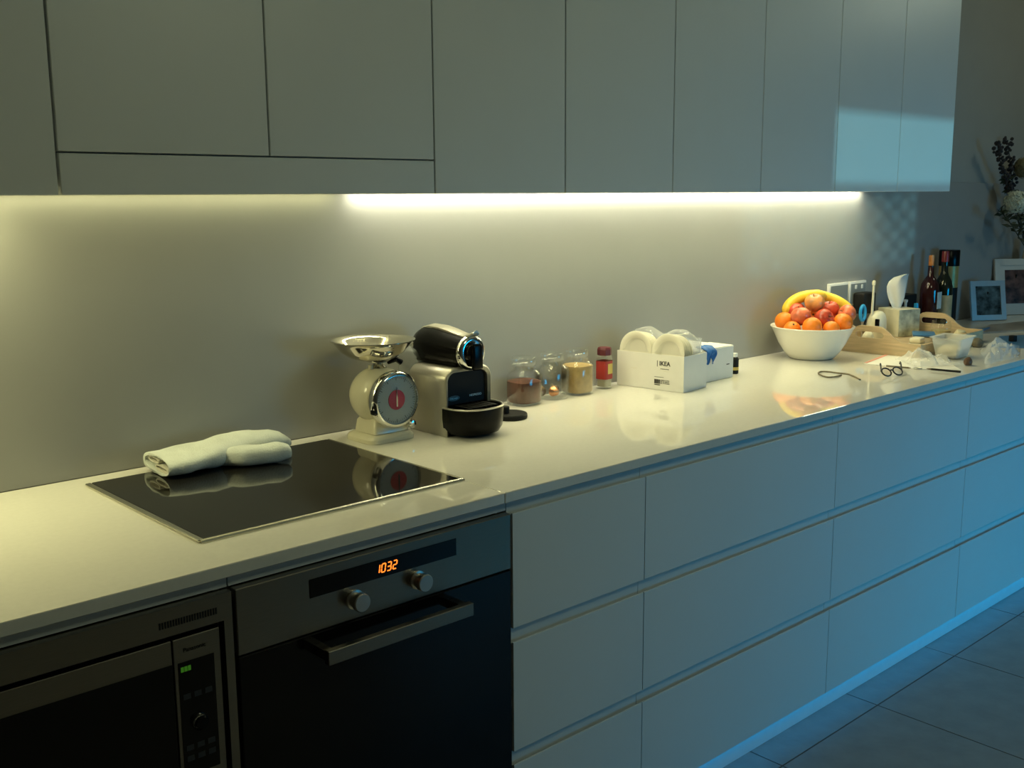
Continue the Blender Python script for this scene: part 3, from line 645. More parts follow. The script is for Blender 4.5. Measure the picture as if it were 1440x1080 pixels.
def plate(x, y, z, lean, label, grp):
    o = bpy.data.objects.new('plate', pme); C.objects.link(o); tag(o, label, 'plate', grp)
    o.matrix_world = bw @ T(x, y, z) @ Matrix.Rotation(lean, 4, 'Y') @ Matrix.Rotation(-PI/2, 4, 'Y')
for yc, nm in ((0.056, 'wall end'), (-0.058, 'room end')):
    for i in range(5):
        plate(-0.042+i*0.0115, yc+(0 if i else 0.0), 0.110-0.002*i, 0.10, ('outermost white plate facing the spice jars in the %s stack of the open box' if i == 0 else 'small white plate behind the outermost one in the %s stack of the open box') % ('wall-side' if yc > 0 else 'room-side'), 'plates at the %s of the box' % nm)
# two tumblers at the box end
def tumbler(x, y, z, label):
    t = lathe([(0, 0.0), (0.0185, 0.0), (0.0195, 0.002), (0.0235, 0.085), (0.0223, 0.085), (0.0180, 0.006), (0, 0.005)], 28)
    o = obj('drinking_glass', t, 'clear', None, 50); o.matrix_world = bw @ T(x, y, z); return tag(o, label, 'glass', 'glasses in the crockery box')
tumbler(0.036, -0.088, 0.062, 'clear drinking glass standing in the front corner of the open box')
tumbler(0.036, -0.036, 0.062, 'clear drinking glass standing behind another in the open box')
tag(obj('cardboard_insert', bx(-w2+0.004, w2-0.004, -l2+0.004, l2-0.004, 0.0035, 0.050), 'cardin', None, 30, mtx=bw), 'grey cardboard insert under the plates in the open box', 'insert')
# shrink wrap stretched over the plates
rings = []
for i in range(25):
    y = -l2+0.006+(2*l2-0.012)*i/24; ring = []
    hh = 0.160+0.010*math.cos((y-0.056)/0.114*2*PI)
    for k in range(15):
        t = -1+2*k/14; e = min(1, (1-abs(2*i/24-1))*6)
        ring.append(Vector((t*(w2-0.006), y, 0.108+(hh+0.006-0.108)*(1-abs(t)**3.5)**0.7*e**0.5+0.002*noise.noise(Vector((t*3, y*40, 0))))))
    rings.append(ring)
b = loft(rings, False, False, False)
tag(obj('plastic_wrap', b, 'wrap', None, 60, mtx=bw), 'clear shrink wrap stretched over the plates in the open box', 'plastic wrap')

# ------------------------------------------------------------------ second box, blue cloth, small bottle
b2 = thing('cardboard_box', 'closed white cardboard box behind the open crockery box', 'box', (1.897, -0.118, ZW), math.radians(2))
obj('carton', bx(-0.088, 0.088, -0.088, 0.088, 0.0006, 0.101, 0.0012), 'card', b2, 30)
obj('flap', bx(-0.086, 0.086, -0.0865, 0.002, 0.1012, 0.1032, 0.0006), 'card', b2, 30)
obj('print', bx(0.050, 0.066, -0.0886, -0.0883, 0.0435, 0.0465), 'ink', b2, 0, label='small dark printed mark')
g = []
for i in range(13):
    v = i/12; ring = []
    for k in range(17):
        u = k/16; x = -0.072+0.058*u*(0.85+0.15*math.sin(v*5)); 
        y = -0.0915-0.006*abs(math.sin(u*9+v*4)); z = 0.108-v*(0.030+0.022*math.sin(u*5.0)**2)
        if v < 0.25: y = -0.058-v*0.13; z = 0.1065+0.004*abs(math.sin(u*9))
        ring.append(Vector((x, y, z)))
    g.append(ring)
o = obj('blue_ribbon', loft(g, False, False, False), 'bluecloth', None, 80, mtx=Matrix.Translation((1.897, -0.118, ZW)) @ Matrix.Rotation(math.radians(2), 4, 'Z'))
md = o.modifiers.new('thick', 'SOLIDIFY'); md.thickness = 0.0016; md.offset = 1
tag(o, 'crumpled blue cloth hanging over the front of the closed white box', 'cloth')
t = thing('small_bottle', 'tiny dark bottle with a yellow band beside the closed white box', 'bottle', (2.047, -0.165, ZW))
obj('body', lathe([(0, 0.0006), (0.0125, 0.0006), (0.0135, 0.002), (0.0135, 0.048), (0.009, 0.054), (0, 0.054)], 24), 'blackm', t)
obj('band', lathe([(0.0137, 0.012), (0.0140, 0.012), (0.0140, 0.022), (0.0137, 0.022)], 24, cap0=False, cap1=False), 'ochre', t, label='yellow band')
obj('cap', lathe([(0, 0.0542), (0.0095, 0.0542), (0.0095, 0.066), (0, 0.0665)], 20), 'white', t)

# ------------------------------------------------------------------ fruit bowl
BC = Vector((2.515, -0.1545, ZW))
bo = [(0, 0.0006), (0.070, 0.0006), (0.078, 0.004), (0.094, 0.022), (0.115, 0.055), (0.130, 0.088), (0.139, 0.1070), (0.144, 0.1120)]
bi = [(0.1425, 0.1145), (0.136, 0.1110), (0.125, 0.088), (0.110, 0.056), (0.089, 0.025), (0.074, 0.010), (0, 0.008)]
o = obj('fruit_bowl', lathe(bo+bi, 64), 'bowl', None, 60); o.location = BC
tag(o, 'white china bowl heaped with bananas, apples and oranges', 'bowl')
fdB = (BC+Vector((0, 0, 0.12))-CAM).dot(fw)
def apple(px, py, off, r, m, label, tilt=(0, 0)):
    t = thing('apple', label, 'apple', dep(px, py, fdB+off), random.uniform(0, 6), 'apples in the fruit bowl')
    t.rotation_euler = (tilt[0], tilt[1], random.uniform(0, 6))
    pr = []
    for i in range(19):
        a = -PI/2+PI*i/18; rr = r*math.cos(a)*(1+0.10*math.sin(a)); z = r*0.93*math.sin(a)
        if a > 1.0: z -= r*0.32*((a-1.0)/0.57)**2
        if a < -1.2: z += r*0.10*((-a-1.2)/0.37)**2
        pr.append((max(rr, 0) if 0 < i < 18 else 0, z))
    obj('flesh', lathe(pr, 28), m, t, 70)
    obj('stalk', tube(spline([(0, 0, r*0.60), (r*0.03, 0, r*0.85), (r*0.12, 0, r*1.05)], 4), 0.0013, 6), 'stem', t)
def orange(px, py, off, r, label='round orange heaped in the white fruit bowl'):
    t = thing('orange', label, 'orange', dep(px, py, fdB+off), random.uniform(0, 6), 'oranges in the fruit bowl')
    t.rotation_euler = (random.uniform(-1, 1), random.uniform(-1, 1), 0)
    pr = [(r*math.cos(-PI/2+PI*i/16) if 0 < i < 16 else 0, r*0.95*math.sin(-PI/2+PI*i/16)-(r*0.04 if i == 16 else 0)) for i in range(17)]
    obj('peel', lathe(pr, 28), 'orange', t, 70)
    obj('navel', lathe([(0, 0.001), (0.0035, 0.0008), (0.004, -0.001), (0, -0.0015)], 8, (0, 0, r*0.925)), 'stem', t)
FR = [('o', 1103, 452, -0.01, 0.0335, 'orange at the bowl rim under the banana tip beside the wall'),
      ('o', 1142, 459.5, -0.085, 0.0335, 'orange at the rim between the two red apples'),
      ('o', 1185.5, 453.5, -0.03, 0.0335, 'orange at the bowl rim under the pinkish apple'),
      ('o', 1114, 463, -0.04, 0.029, 'small orange low in the bowl beneath the blushed apple'),
      ('o', 1169, 463, -0.06, 0.029, 'small orange low in the bowl beneath the deep red apple'),
      ('a', 1126, 445, -0.035, 0.0345, 'applep', 'blushed red apple leaning against an orange in the fruit bowl', (0.35, -0.1)),
      ('a', 1158.5, 448.5, -0.040, 0.0345, 'apple', 'deep red apple in the middle of the fruit bowl heap', (1.1, 0.5)),
      ('a', 1145.5, 426, -0.005, 0.0345, 'appley', 'yellow and red apple topping the fruit bowl heap', (-0.2, 0.3)),
      ('a', 1191.5, 441.5, 0.030, 0.0325, 'applep', 'pinkish red apple resting above an orange at the bowl rim', (0.8, 0.8)),
      ('a', 1167, 436, 0.045, 0.034, 'apple', 'red apple half hidden behind the heap below the banana', (0.3, 0)),
      ('a', 1119, 438, 0.045, 0.034, 'apple', 'dark red apple half hidden under the banana bend', (0.3, 0))]
offs = [f[3] for f in FR]
for it in range(200):                                               # slide the fruit apart along the line of sight
    for i in range(len(FR)):
        for j in range(i):
            pi, pj = dep(FR[i][1], FR[i][2], fdB+offs[i]), dep(FR[j][1], FR[j][2], fdB+offs[j])
            need = (FR[i][4]+FR[j][4])*0.985-(pi-pj).length
            if need > 0:
                sg_ = 1 if offs[i] >= offs[j] else -1; offs[i] += sg_*need*0.3; offs[j] -= sg_*need*0.3
    for i in range(len(FR)):
        p_ = dep(FR[i][1], FR[i][2], fdB+offs[i]); offs[i] = max(-0.105, min(0.075, offs[i]))
        if p_.y > -0.040: offs[i] -= 0.004
placed = [(dep(f[1], f[2], fdB+of), f[4]) for f, of in zip(FR, offs)]; buried = []
for zz in (0.046, 0.062, 0.080, 0.098, 0.116, 0.130, 0.145):                      # fruit that carries the heap from inside the bowl
    for rad in (0.0, 0.02, 0.035, 0.05, 0.065, 0.08, 0.092):
        for k in range(16):
            rr = 0.0325; c_ = BC+Vector((rad*math.cos(2*PI*k/16+rad*9), rad*math.sin(2*PI*k/16+rad*9), zz))
            if rad+rr*1.12 > 0.076+0.6*(zz-0.012) or (zz > 0.12 and rad > 0.06): continue
            if all((c_-p_).length > (rr+r_)*0.985 for p_, r_ in placed): placed.append((c_, rr)); buried.append(c_)
def unpix(c_):
    d = c_-CAM; w_ = d.dot(fw); return 720+F*d.dot(rt)/w_, 540-F*d.dot(up)/w_, w_-fdB
for c_ in buried:
    a_ = unpix(c_); orange(a_[0], a_[1], a_[2], 0.0325, 'orange buried under the heap in the white fruit bowl')
for f, of in zip(FR, offs):
    if f[0] == 'o': orange(f[1], f[2], of, f[4], f[5])
    else: apple(f[1], f[2], of, f[4], f[5], f[6], f[7])
def banana(pts, r, label):
    path = spline([dep(px, py, fdB+o) for px, py, o in pts], 6); n = len(path); rad = []
    for i in range(n):
        t = i/(n-1); k = 1.0
        if t < 0.14: k = 0.28+0.72*math.sin(t/0.14*PI/2)
        if t > 0.80: k = 0.26+0.74*math.cos((t-0.80)/0.20*PI/2)
        rad.append(r*k)
    t = thing('banana', label, 'banana', path[0], 0, 'bananas in the fruit bowl')
    P = [q-path[0] for q in path]
    obj('peel', tube(P, rad, 10), 'banana', t, 50)
    obj('tip', tube([P[0]+(P[0]-P[1])*0.25, P[0]-(P[1]-P[0])*0.03], [0.0022, 0.0042], 8), 'stem', t)
banana([(1104.5, 443, 0.045), (1109.5, 430, 0.045), (1120, 421, 0.045), (1134, 416, 0.048), (1150, 415, 0.055), (1162, 418, 0.060)], 0.0195, 'yellow banana curving over the back of the fruit bowl beside the wall')
banana([(1196, 437, 0.075), (1188, 429.5, 0.080), (1177, 422.5, 0.09), (1165, 418, 0.10), (1150, 414, 0.100), (1139, 413, 0.095)], 0.0175, 'yellow banana pointing away from the wall over the bowl rim')

# ------------------------------------------------------------------ sockets, plug
def socket(x0, x1, z0, z1, label, sw):
    t = thing('power_socket', label, 'socket', ((x0+x1)/2, 0, z0)); w = (x1-x0)/2; h = z1-z0
    obj('plate', bx(-w, w, -0.0130, -0.0006, 0, h, 0.002, 2), 'white', t)
    obj('face', bx(-w+0.008, w-0.004, -0.0142, -0.0131, 0.008, h-0.009, 0.0004), 'grey', t, label='grey face plate')
    for x in sw: obj('rocker_switch', bx(x-0.006, x+0.006, -0.0185, -0.0143, h-0.030, h-0.014, 0.0015), 'white', t, label='small white rocker switch')
socket(2.853, 2.988, 1.036, 1.130, 'white double power socket above the fruit bowl', [])
socket(2.998, 3.124, 1.036, 1.130, 'white double power socket with a black charger plugged in', [-0.02, 0.025])
t = thing('charger_plug', 'chunky black charger plugged into the wall socket', 'charger', (3.068, -0.0145, 1.005))
obj('body', bx(-0.046, 0.046, -0.050, -0.0003, 0, 0.082, 0.008, 3), 'blackm', t, 40)
obj('cable', tube(spline([(0, -0.03, 0.001), (0.003, -0.032, -0.025), (-0.01, -0.034, -0.04), (-0.02, -0.032, -0.058)], 5), 0.0028, 8), 'blackm', t)

# ------------------------------------------------------------------ wooden tray
TR = math.radians(4); tc_ = Vector((3.035, -0.2245, ZW))
tr = thing('wooden_tray', 'pale wooden serving tray with arched cut-out handles', 'tray', tc_, TR)
TW = Matrix.Translation(tc_) @ Matrix.Rotation(TR, 4, 'Z')
tl, tw = 0.292, 0.190
obj('bottom', bx(-tl, tl, -tw, tw, 0.0006, 0.010), 'wood', tr)
def end_board():
    o = []; n = 40
    for k in range(n+1):
        y = -tw+2*tw*k/n; a = abs(y); h = 0.048
        if a < 0.128: h = 0.048+0.052*(0.5+0.5*math.cos(PI*min(1, max(0, (a-0.030)/0.098))))
        o.append((y, h))
    m = bmesh.new(); out = [(-tw, 0.0105)]+o+[(tw, 0.0105)]
    hole = rrect(-0.052, 0.052, 0.056, 0.079, 0.0112, 6)
    for x in (0.0, 0.011):
        pass
    vs = [m.verts.new((0, y, z)) for y, z in out]; hs = [m.verts.new((0, y, z)) for y, z in hole]
    eds = [m.edges.new((vs[i], vs[(i+1) % len(vs)])) for i in range(len(vs))]+[m.edges.new((hs[i], hs[(i+1) % len(hs)])) for i in range(len(hs))]
    bmesh.ops.triangle_fill(m, use_beauty=True, use_dissolve=False, edges=eds)
    # drop any faces filling the hole
    kill = [f for f in m.faces if abs(f.calc_center_median().y) < 0.052 and 0.0562 < f.calc_center_median().z < 0.0788 and all(v in hs for v in f.verts)]
    bmesh.ops.delete(m, geom=kill, context='FACES_ONLY')
    e = bmesh.ops.extrude_face_region(m, geom=m.faces[:])
    for v in [g for g in e['geom'] if isinstance(g, bmesh.types.BMVert)]: v.co.x = 0.011
    bmesh.ops.recalc_face_normals(m, faces=m.faces[:]); return m
obj('handle_board', end_board(), 'wood', tr, 30, mtx=T(-tl, 0, 0), label='arched end board with slotted handle')
obj('handle_board', end_board(), 'wood', tr, 30, mtx=T(tl-0.011, 0, 0), label='arched end board with slotted handle')
for y in (-tw, tw-0.010): obj('side_board', bx(-tl+0.0115, tl-0.0115, y, y+0.010, 0.0105, 0.046, 0.001), 'wood', tr)
ZTI = ZW+0.0106                                                     # tray floor
def intray(px, py, fd): return dep(px, py, fd)
# cream handset with antenna
q = ct(1229, 472, ZTI); q = Vector((3.085, -0.085, ZTI))
t = thing('cordless_handset', 'cream rounded handset with an upright antenna in the wooden tray', 'handset', q, math.radians(-10))
obj('body', loft([[Vector((0.046*s*math.cos(2*PI*k/32)+dx, 0.034*s*math.sin(2*PI*k/32), z)) for k in range(32)] for z, s, dx in ((0.0006, 0.93, 0), (0.006, 1, 0), (0.05, 0.97, 0.001), (0.075, 0.90, 0.003), (0.092, 0.74, 0.005), (0.102, 0.48, 0.006), (0.106, 0.12, 0.006))]), 'creamp', t, 60)
obj('antenna', tube([(-0.028, 0, 0.086), (-0.026, 0, 0.205)], [0.0052, 0.0042], 12), 'creamp', t, label='thin upright antenna')
obj('antenna_tip', lathe([(0, 0), (0.006, 0.001), (0.0072, 0.010), (0.006, 0.018), (0, 0.021)], 14, (-0.026, 0, 0.2055)), 'creamp', t)
obj('slot', bx(-0.036, -0.027, -0.038, -0.021, 0.030, 0.078, 0.002), 'black', t, label='dark slot')
# blue scissor handle
q = Vector((2.978, -0.085, ZTI))
t = thing('scissors', 'scissors with a bright blue plastic handle propped in the wooden tray', 'scissors', q, math.radians(-20))
lp = [(0.011*math.cos(2*PI*k/24), 0.0, 0.105+0.028*math.sin(2*PI*k/24)) for k in range(24)]
obj('handle', tube(lp, 0.0068, 10, closed=True), 'blueplast', t, 60, label='bright blue loop handle')
obj('blade', tube([(0, 0, 0.0010), (0, 0, 0.073)], [0.002, 0.005], 8), 'alu', t)
# tissue box and tissue
q = Vector((3.222, -0.105, ZTI))
t = thing('tissue_box', 'printed cube tissue box standing in the wooden tray', 'tissue box', q, math.radians(-17))
obj('box', bx(-0.056, 0.056, -0.056, 0.056, 0.0006, 0.108, 0.0015), 'tboxs', t)
obj('printed_side', bx(-0.0545, 0.0545, -0.0568, -0.0562, 0.002, 0.1065), 'tbox', t, 0, label='green-brown printed side')
obj('opening', prism([(0.032*math.cos(2*PI*k/24), 0.020*math.sin(2*PI*k/24)) for k in range(24)], 0.1081, 0.1086), 'paper', t)
tks = [(0, 1256, 1266, 434), (0.15, 1252, 1269.5, 426), (0.3, 1249, 1272, 418), (0.45, 1247.5, 1273.5, 410.5), (0.6, 1247, 1275, 403), (0.75, 1250, 1276, 396), (0.88, 1257, 1277, 390), (1.0, 1271, 1278, 385.5)]
fdT = (q+Vector((0, 0, 0.1))-CAM).dot(fw); g = []
for v, xl, xr, yy in tks:
    ring = []
    for k in range(13):
        u = k/12; pp = dep(xl+(xr-xl)*u, yy, fdT-0.012*v+0.012*math.sin(u*6.0+v*2)*(0.3+v)); ring.append(pp-q)
    g.append(ring)
o = obj('tissue', loft(g, False, False, False), 'tissue', None, 80, mtx=Matrix.Translation(q))
md = o.modifiers.new('thick', 'SOLIDIFY'); md.thickness = 0.001
tag(o, 'white paper tissue pulled up out of the printed tissue box', 'tissue')
# small things in the tray
t = thing('glass_jar', 'short clear glass jar with pale contents in the wooden tray', 'jar', (3.262, -0.262, ZTI))
obj('body', lathe([(0, 0.0006), (0.036, 0.0006), (0.040, 0.005), (0.040, 0.050), (0.034, 0.060), (0.034, 0.066), (0.031, 0.066), (0.031, 0.059), (0.0372, 0.049), (0.0372, 0.008), (0, 0.006)], 36), 'glass', t, 50)
obj('contents', lathe([(0, 0.0068), (0.0365, 0.0085), (0.0365, 0.030), (0, 0.032)], 30), mat('pale_contents', (0.42, 0.36, 0.18), 0.7, var=0.2, scale=60), t, 50)
def lump(name, p, sx, sy, sz, m, label, cat, seed=0, rz=0.0, mtx=None):
    b = bmesh.new(); bmesh.ops.create_icosphere(b, subdivisions=3, radius=1)
    for v in b.verts:
        k = 1+0.16*noise.noise(v.co*2.1+Vector((seed, seed*1.7, 0))); c = v.co*k
        c.z = max(c.z, -0.55); v.co = Vector((c.x*sx, c.y*sy, (c.z+0.55)*sz))
    o = obj(name, b, m, None, 60); o.location = p; o.rotation_euler = (0, 0, rz); return tag(o, label, cat)
tag(obj('napkin', bx(-0.052, 0.052, -0.040, 0.040, 0.0006, 0.010, 0.003, 2), 'bluebook', None, 40, mtx=Matrix.Translation((3.065, -0.290, ZTI+0.030)) @ Matrix.Rotation(0.5, 4, 'Z')), 'folded dark blue napkin lying in the wooden tray', 'napkin')
tag(obj('stacking_dish', lathe([(0, 0.0006), (0.030, 0.0006), (0.040, 0.026), (0.038, 0.026), (0.029, 0.003), (0, 0.003)], 28), 'white', None, 40, mtx=Matrix.Translation((3.065, -0.290, ZTI))), 'small white dish under the blue napkin in the tray', 'dish')
t = thing('butter_dish', 'small cream lidded dish near the tray handle', 'dish', (2.935, -0.330, ZTI), 0.2)
obj('base', bx(-0.034, 0.034, -0.024, 0.024, 0.0006, 0.018, 0.003, 2), 'creamp', t, 40); obj('lid', bx(-0.031, 0.031, -0.021, 0.021, 0.0185, 0.038, 0.006, 2), 'creamp', t, 40)
lump('wrapped_sweet', (3.225, -0.355, ZTI), 0.040, 0.022, 0.028, 'cheese', 'cream coloured packet near the tray front edge', 'packet', 3)
lump('dark_sweet', (3.278, -0.322, ZTI), 0.020, 0.016, 0.020, 'nut', 'dark brown lump beside the cream packet in the tray', 'sweet', 5)
lump('cloth_ball', (2.810, -0.205, ZTI), 0.024, 0.024, 0.040, 'creamp', 'cream ball seen through the tray handle slot', 'ball', 8)

# ------------------------------------------------------------------ bottles behind the tray
def bottle(name, p, prof, m, label, cat='bottle'):
    t = thing(name, label, cat, p); obj('body', lathe(prof, 36), m, t, 50); return t
t = bottle('liqueur_bottle', (3.512, -0.085, ZW), [(0, 0.0006), (0.034, 0.0006), (0.037, 0.004), (0.0385, 0.12), (0.0385, 0.155), (0.034, 0.178), (0.022, 0.197), (0.0125, 0.208), (0.0115, 0.245), (0, 0.245)], 'amber', 'round dark red bottle with an orange cap behind the tray')
t.scale.z = 1.105
obj('cap', lathe([(0, 0.2455), (0.0105, 0.2455), (0.0115, 0.248), (0.0110, 0.284), (0, 0.286)], 24), 'capo', t, label='orange cap')
obj('label', bx(-0.010, 0.026, -0.0405, -0.0392, 0.085, 0.148, 0.0003), 'labelw', t, label='pale paper label')
t = bottle('wine_bottle', (3.604, -0.100, ZW), [(0, 0.0006), (0.034, 0.0006), (0.0365, 0.004), (0.0365, 0.165), (0.031, 0.190), (0.018, 0.212), (0.0140, 0.225), (0.0135, 0.262), (0, 0.262)], 'greenb', 'dark wine bottle with tan label and red foil top')
t.scale.z = 1.08
obj('foil', lathe([(0, 0.3045), (0.0140, 0.3035), (0.0150, 0.300), (0.0150, 0.2625), (0, 0.2625)], 24), 'capr', t, label='red foil capsule')
obj('label', lathe([(0.0367, 0.045), (0.0371, 0.045), (0.0371, 0.135), (0.0367, 0.135)], 36, cap0=False, cap1=False), 'tan', t, label='tan paper label')
t = bottle('whisky_canister', (3.712, -0.066, ZW), [(0, 0.0006), (0.0395, 0.0006), (0.0405, 0.003), (0.0405, 0.162), (0, 0.162)], 'blackm', 'tall round canister with black lid and gold band', 'canister')
t.scale.z = 1.04
obj('band', lathe([(0, 0.1625), (0.0405, 0.1625), (0.0405, 0.250), (0, 0.250)], 36), 'gold', t, label='gold printed band')
obj('lid', lathe([(0, 0.2505), (0.0420, 0.2505), (0.0425, 0.253), (0.0425, 0.312), (0.040, 0.316), (0, 0.316)], 36), 'black', t, label='black lid')
tag(obj('black_box', bx(-0.055, 0.055, -0.030, 0.030, 0.0006, 0.158, 0.002), 'blackm', None, 30, mtx=Matrix.Translation((3.388, -0.036, ZW))), 'plain black carton standing against the wall behind the tissue box', 'carton')
tag(obj('candle', lathe([(0, 0.0006), (0.0055, 0.0006), (0.0055, 0.122), (0.0085, 0.126), (0.0085, 0.134), (0, 0.136)], 16), 'white', None, 40, mtx=Matrix.Translation((3.306, -0.088, ZTI))), 'slim white stick with a small knob beside the tissue box', 'stick')
tag(obj('blue_tube', lathe([(0, 0.0006), (0.008, 0.0006), (0.0095, 0.12), (0.0085, 0.128), (0, 0.130)], 16), 'blueplast', None, 40, mtx=Matrix.Translation((3.352, -0.110, ZW))), 'thin bright blue tube beside the dark red bottle', 'tube')

# ------------------------------------------------------------------ papers, bags, glasses
def quad_sheet(name, pts, th, m, label, cat, z=ZW):
    q = [ct(px, py, z) for px, py in pts]; o = obj(name, prism([(v.x, v.y) for v in q], z+0.0004, z+0.0004+th), m, None, 0); return tag(o, label, cat)
sh = quad_sheet('paper_sheet', [(1213, 511.5), (1247, 498.5), (1318, 501), (1352, 521), (1285, 519)], 0.0012, 'paper', 'white paper sheet with a red edge lying before the tray', 'paper')
a, c = ct(1213, 511.5), ct(1247, 498.5); dv = (c-a).normalized(); nv = Vector((-dv.y, dv.x, 0)); nv = nv if nv.x > 0 else -nv
b = prism([((a+dv*0.01).x, (a+dv*0.01).y), ((c-dv*0.01).x, (c-dv*0.01).y), ((c-dv*0.01+nv*0.012).x, (c-dv*0.01+nv*0.012).y), ((a+dv*0.01+nv*0.012).x, (a+dv*0.01+nv*0.012).y)], ZW+0.0017, ZW+0.0020)
obj('red_edge', b, 'pink', sh, 0, label='red printed edge')
def bag(name, pts, amp, m, label, seed, base=0.003, z=ZW+0.0025, n=26, lift=None):
    q = [ct(px, py, z) for px, py in pts]                            # four corners, bilinear patch
    g = []
    for i in range(n):
        v = i/(n-1); ring = []
        for k in range(n):
            u = k/(n-1); p = q[0]*(1-u)*(1-v)+q[1]*u*(1-v)+q[2]*u*v+q[3]*(1-u)*v
            e = min(1, 5*min(u, 1-u, v, 1-v)); w = abs(noise.noise(Vector((u*4+seed, v*4, seed))))+0.6*abs(noise.noise(Vector((u*9+seed, v*9, 2*seed))))
            h = base+amp*w*e
            if lift: h += lift*math.exp(-((u-0.35)**2+(v-0.5)**2)*7)*e
            p = p+Vector((0, 0, h))+Vector((noise.noise(Vector((u*5, v*5, seed+9)))*0.012, noise.noise(Vector((u*5, v*5, seed+4)))*0.012, 0))
            ring.append(p)
        g.append(ring)
    o = obj(name, loft(g, False, False, False), m, None, 30); return tag(o, label, 'plastic bag')
bag('plastic_bag', [(1258, 506), (1300, 505), (1356, 514), (1290, 517)], 0.022, 'bagfilm', 'crumpled clear plastic bag lying on the paper before the tray', 1.3, lift=0.034)
bag('plastic_bag', [(1378, 492), (1432, 487), (1432, 503), (1386, 515)], 0.034, 'clear', 'glossy clear plastic bag catching blue light near the worktop edge', 4.1, lift=0.034)
# plastic tub
t = thing('plastic_tub', 'frosted plastic food tub of cream coloured food before the tray', 'tub', (2.862, -0.497, ZW+0.004), math.radians(6))
def tr_(hx, hy, z, r=0.012): return [Vector((x, y, z)) for x, y in rrect(-hx, hx, -hy, hy, r, 4)]
obj('tub', loft([tr_(0.052, 0.036, 0.0006), tr_(0.056, 0.040, 0.006), tr_(0.068, 0.052, 0.066), tr_(0.074, 0.058, 0.069), tr_(0.074, 0.058, 0.0715), tr_(0.066, 0.050, 0.0690), tr_(0.0545, 0.0385, 0.008), tr_(0.050, 0.034, 0.003)]), 'tubp', t, 40)
obj('food', loft([tr_(0.0525, 0.0365, 0.0085), tr_(0.057, 0.041, 0.030), tr_(0.045, 0.030, 0.036)]), 'cheese', t, 50)
# spectacles
A_, Bp = ct(1242, 531), ct(1272.5, 528); ex = (Bp-A_).normalized(); eyv = Vector((-ex.y, ex.x, 0)); eyv = eyv if eyv.x > 0 else -eyv
sg = thing('spectacles', 'dark-framed spectacles lying open on the worktop', 'spectacles', A_)
Wd = (Bp-A_).length
up_ = (Vector((0, 0, 1))*0.75+eyv*0.65).normalized()
def sp2(u, v, w=0): return ex*(u*Wd)+up_*v+eyv*w+Vector((0, 0, 0.003))
fr2 = bmesh.new()
for cu in (0.24, 0.76):
    loop = [sp2(cu+0.20*math.cos(2*PI*k/26), 0.015+0.0145*math.sin(2*PI*k/26)) for k in range(26)]
    tube(loop, 0.0024, 8, fr2, closed=True)
tube([sp2(0.43, 0.018), sp2(0.5, 0.022), sp2(0.57, 0.018)], 0.0024, 8, fr2)
obj('rims', fr2, 'spec', sg, 60)
for cu in (0.24, 0.76):
    loop = [sp2(cu+0.185*math.cos(2*PI*k/26), 0.015+0.013*math.sin(2*PI*k/26)) for k in range(26)]
    m = bmesh.new(); m.faces.new([m.verts.new(p) for p in loop]); e = bmesh.ops.extrude_face_region(m, geom=m.faces[:])
    for v in [g_ for g_ in e['geom'] if isinstance(g_, bmesh.types.BMVert)]: v.co += up_.cross(ex)*0.0012
    bmesh.ops.recalc_face_normals(m, faces=m.faces[:]); obj('lens', m, 'lens', sg, 0)
td = Vector((0.86, 0.50, 0)).normalized()
for cu in (0.03, 0.97):
    base = sp2(cu, 0.020); obj('temple', tube(spline([base, base+td*0.045+Vector((0, 0, 0.008)), base+td*0.090+Vector((0, 0, 0.010)), base+td*0.118+Vector((0, 0, 0.0))], 5), 0.0024, 8), 'spec', sg)
# cord loop
def flat(pts, z): return [ct(px, py, z) for px, py in pts]
pth = spline(flat([(1183, 527.5), (1174, 530), (1164, 530.5), (1155, 528), (1151, 525), (1154, 522.8), (1164, 522.8), (1173, 524), (1181, 525), (1192, 526.3), (1201, 529.5), (1209.5, 534)], ZW+0.0032), 6)
for i, v in enumerate(pth):
    if 3 < i: v.z += 0.0004
o = obj('cord_loop', tube(pth, 0.0026, 8), 'cord', None, 60); tag(o, 'thin brown cord bent into a loop near the spectacles', 'cord')
def stick(name, a, c, r, m, label, cat, z=ZW):
    p0, p1 = ct(*a, z+r+0.0006), ct(*c, z+r+0.0006); t = thing(name, label, cat, p0); d_ = p1-p0
    obj('barrel', tube([Vector((0, 0, 0)), d_*0.86], r, 10), m, t, 50); obj('tip', tube([d_*0.862, d_], [r*0.95, r*0.25], 10), 'stem', t, 50); return t
stick('pencil', (1246.5, 514.5), (1281, 517.5), 0.0028, 'cord', 'slim dark pencil lying behind the spectacles', 'pencil', ZW+0.0018)
stick('pen', (1351, 523), (1303, 518.5), 0.0034, 'blackm', 'slim dark pen lying near the worktop edge before the bag', 'pen', ZW+0.0018)
c0 = ct(1290.5, 518, ZW+0.0050); lp = [c0+Vector((0.012*math.cos(2*PI*k/20), 0.012*math.sin(2*PI*k/20), 0)) for k in range(20)]
tag(obj('key_ring', tube(lp, 0.0020, 8, closed=True), 'alu', None, 60), 'small metal ring between the pencil and the pen', 'ring')
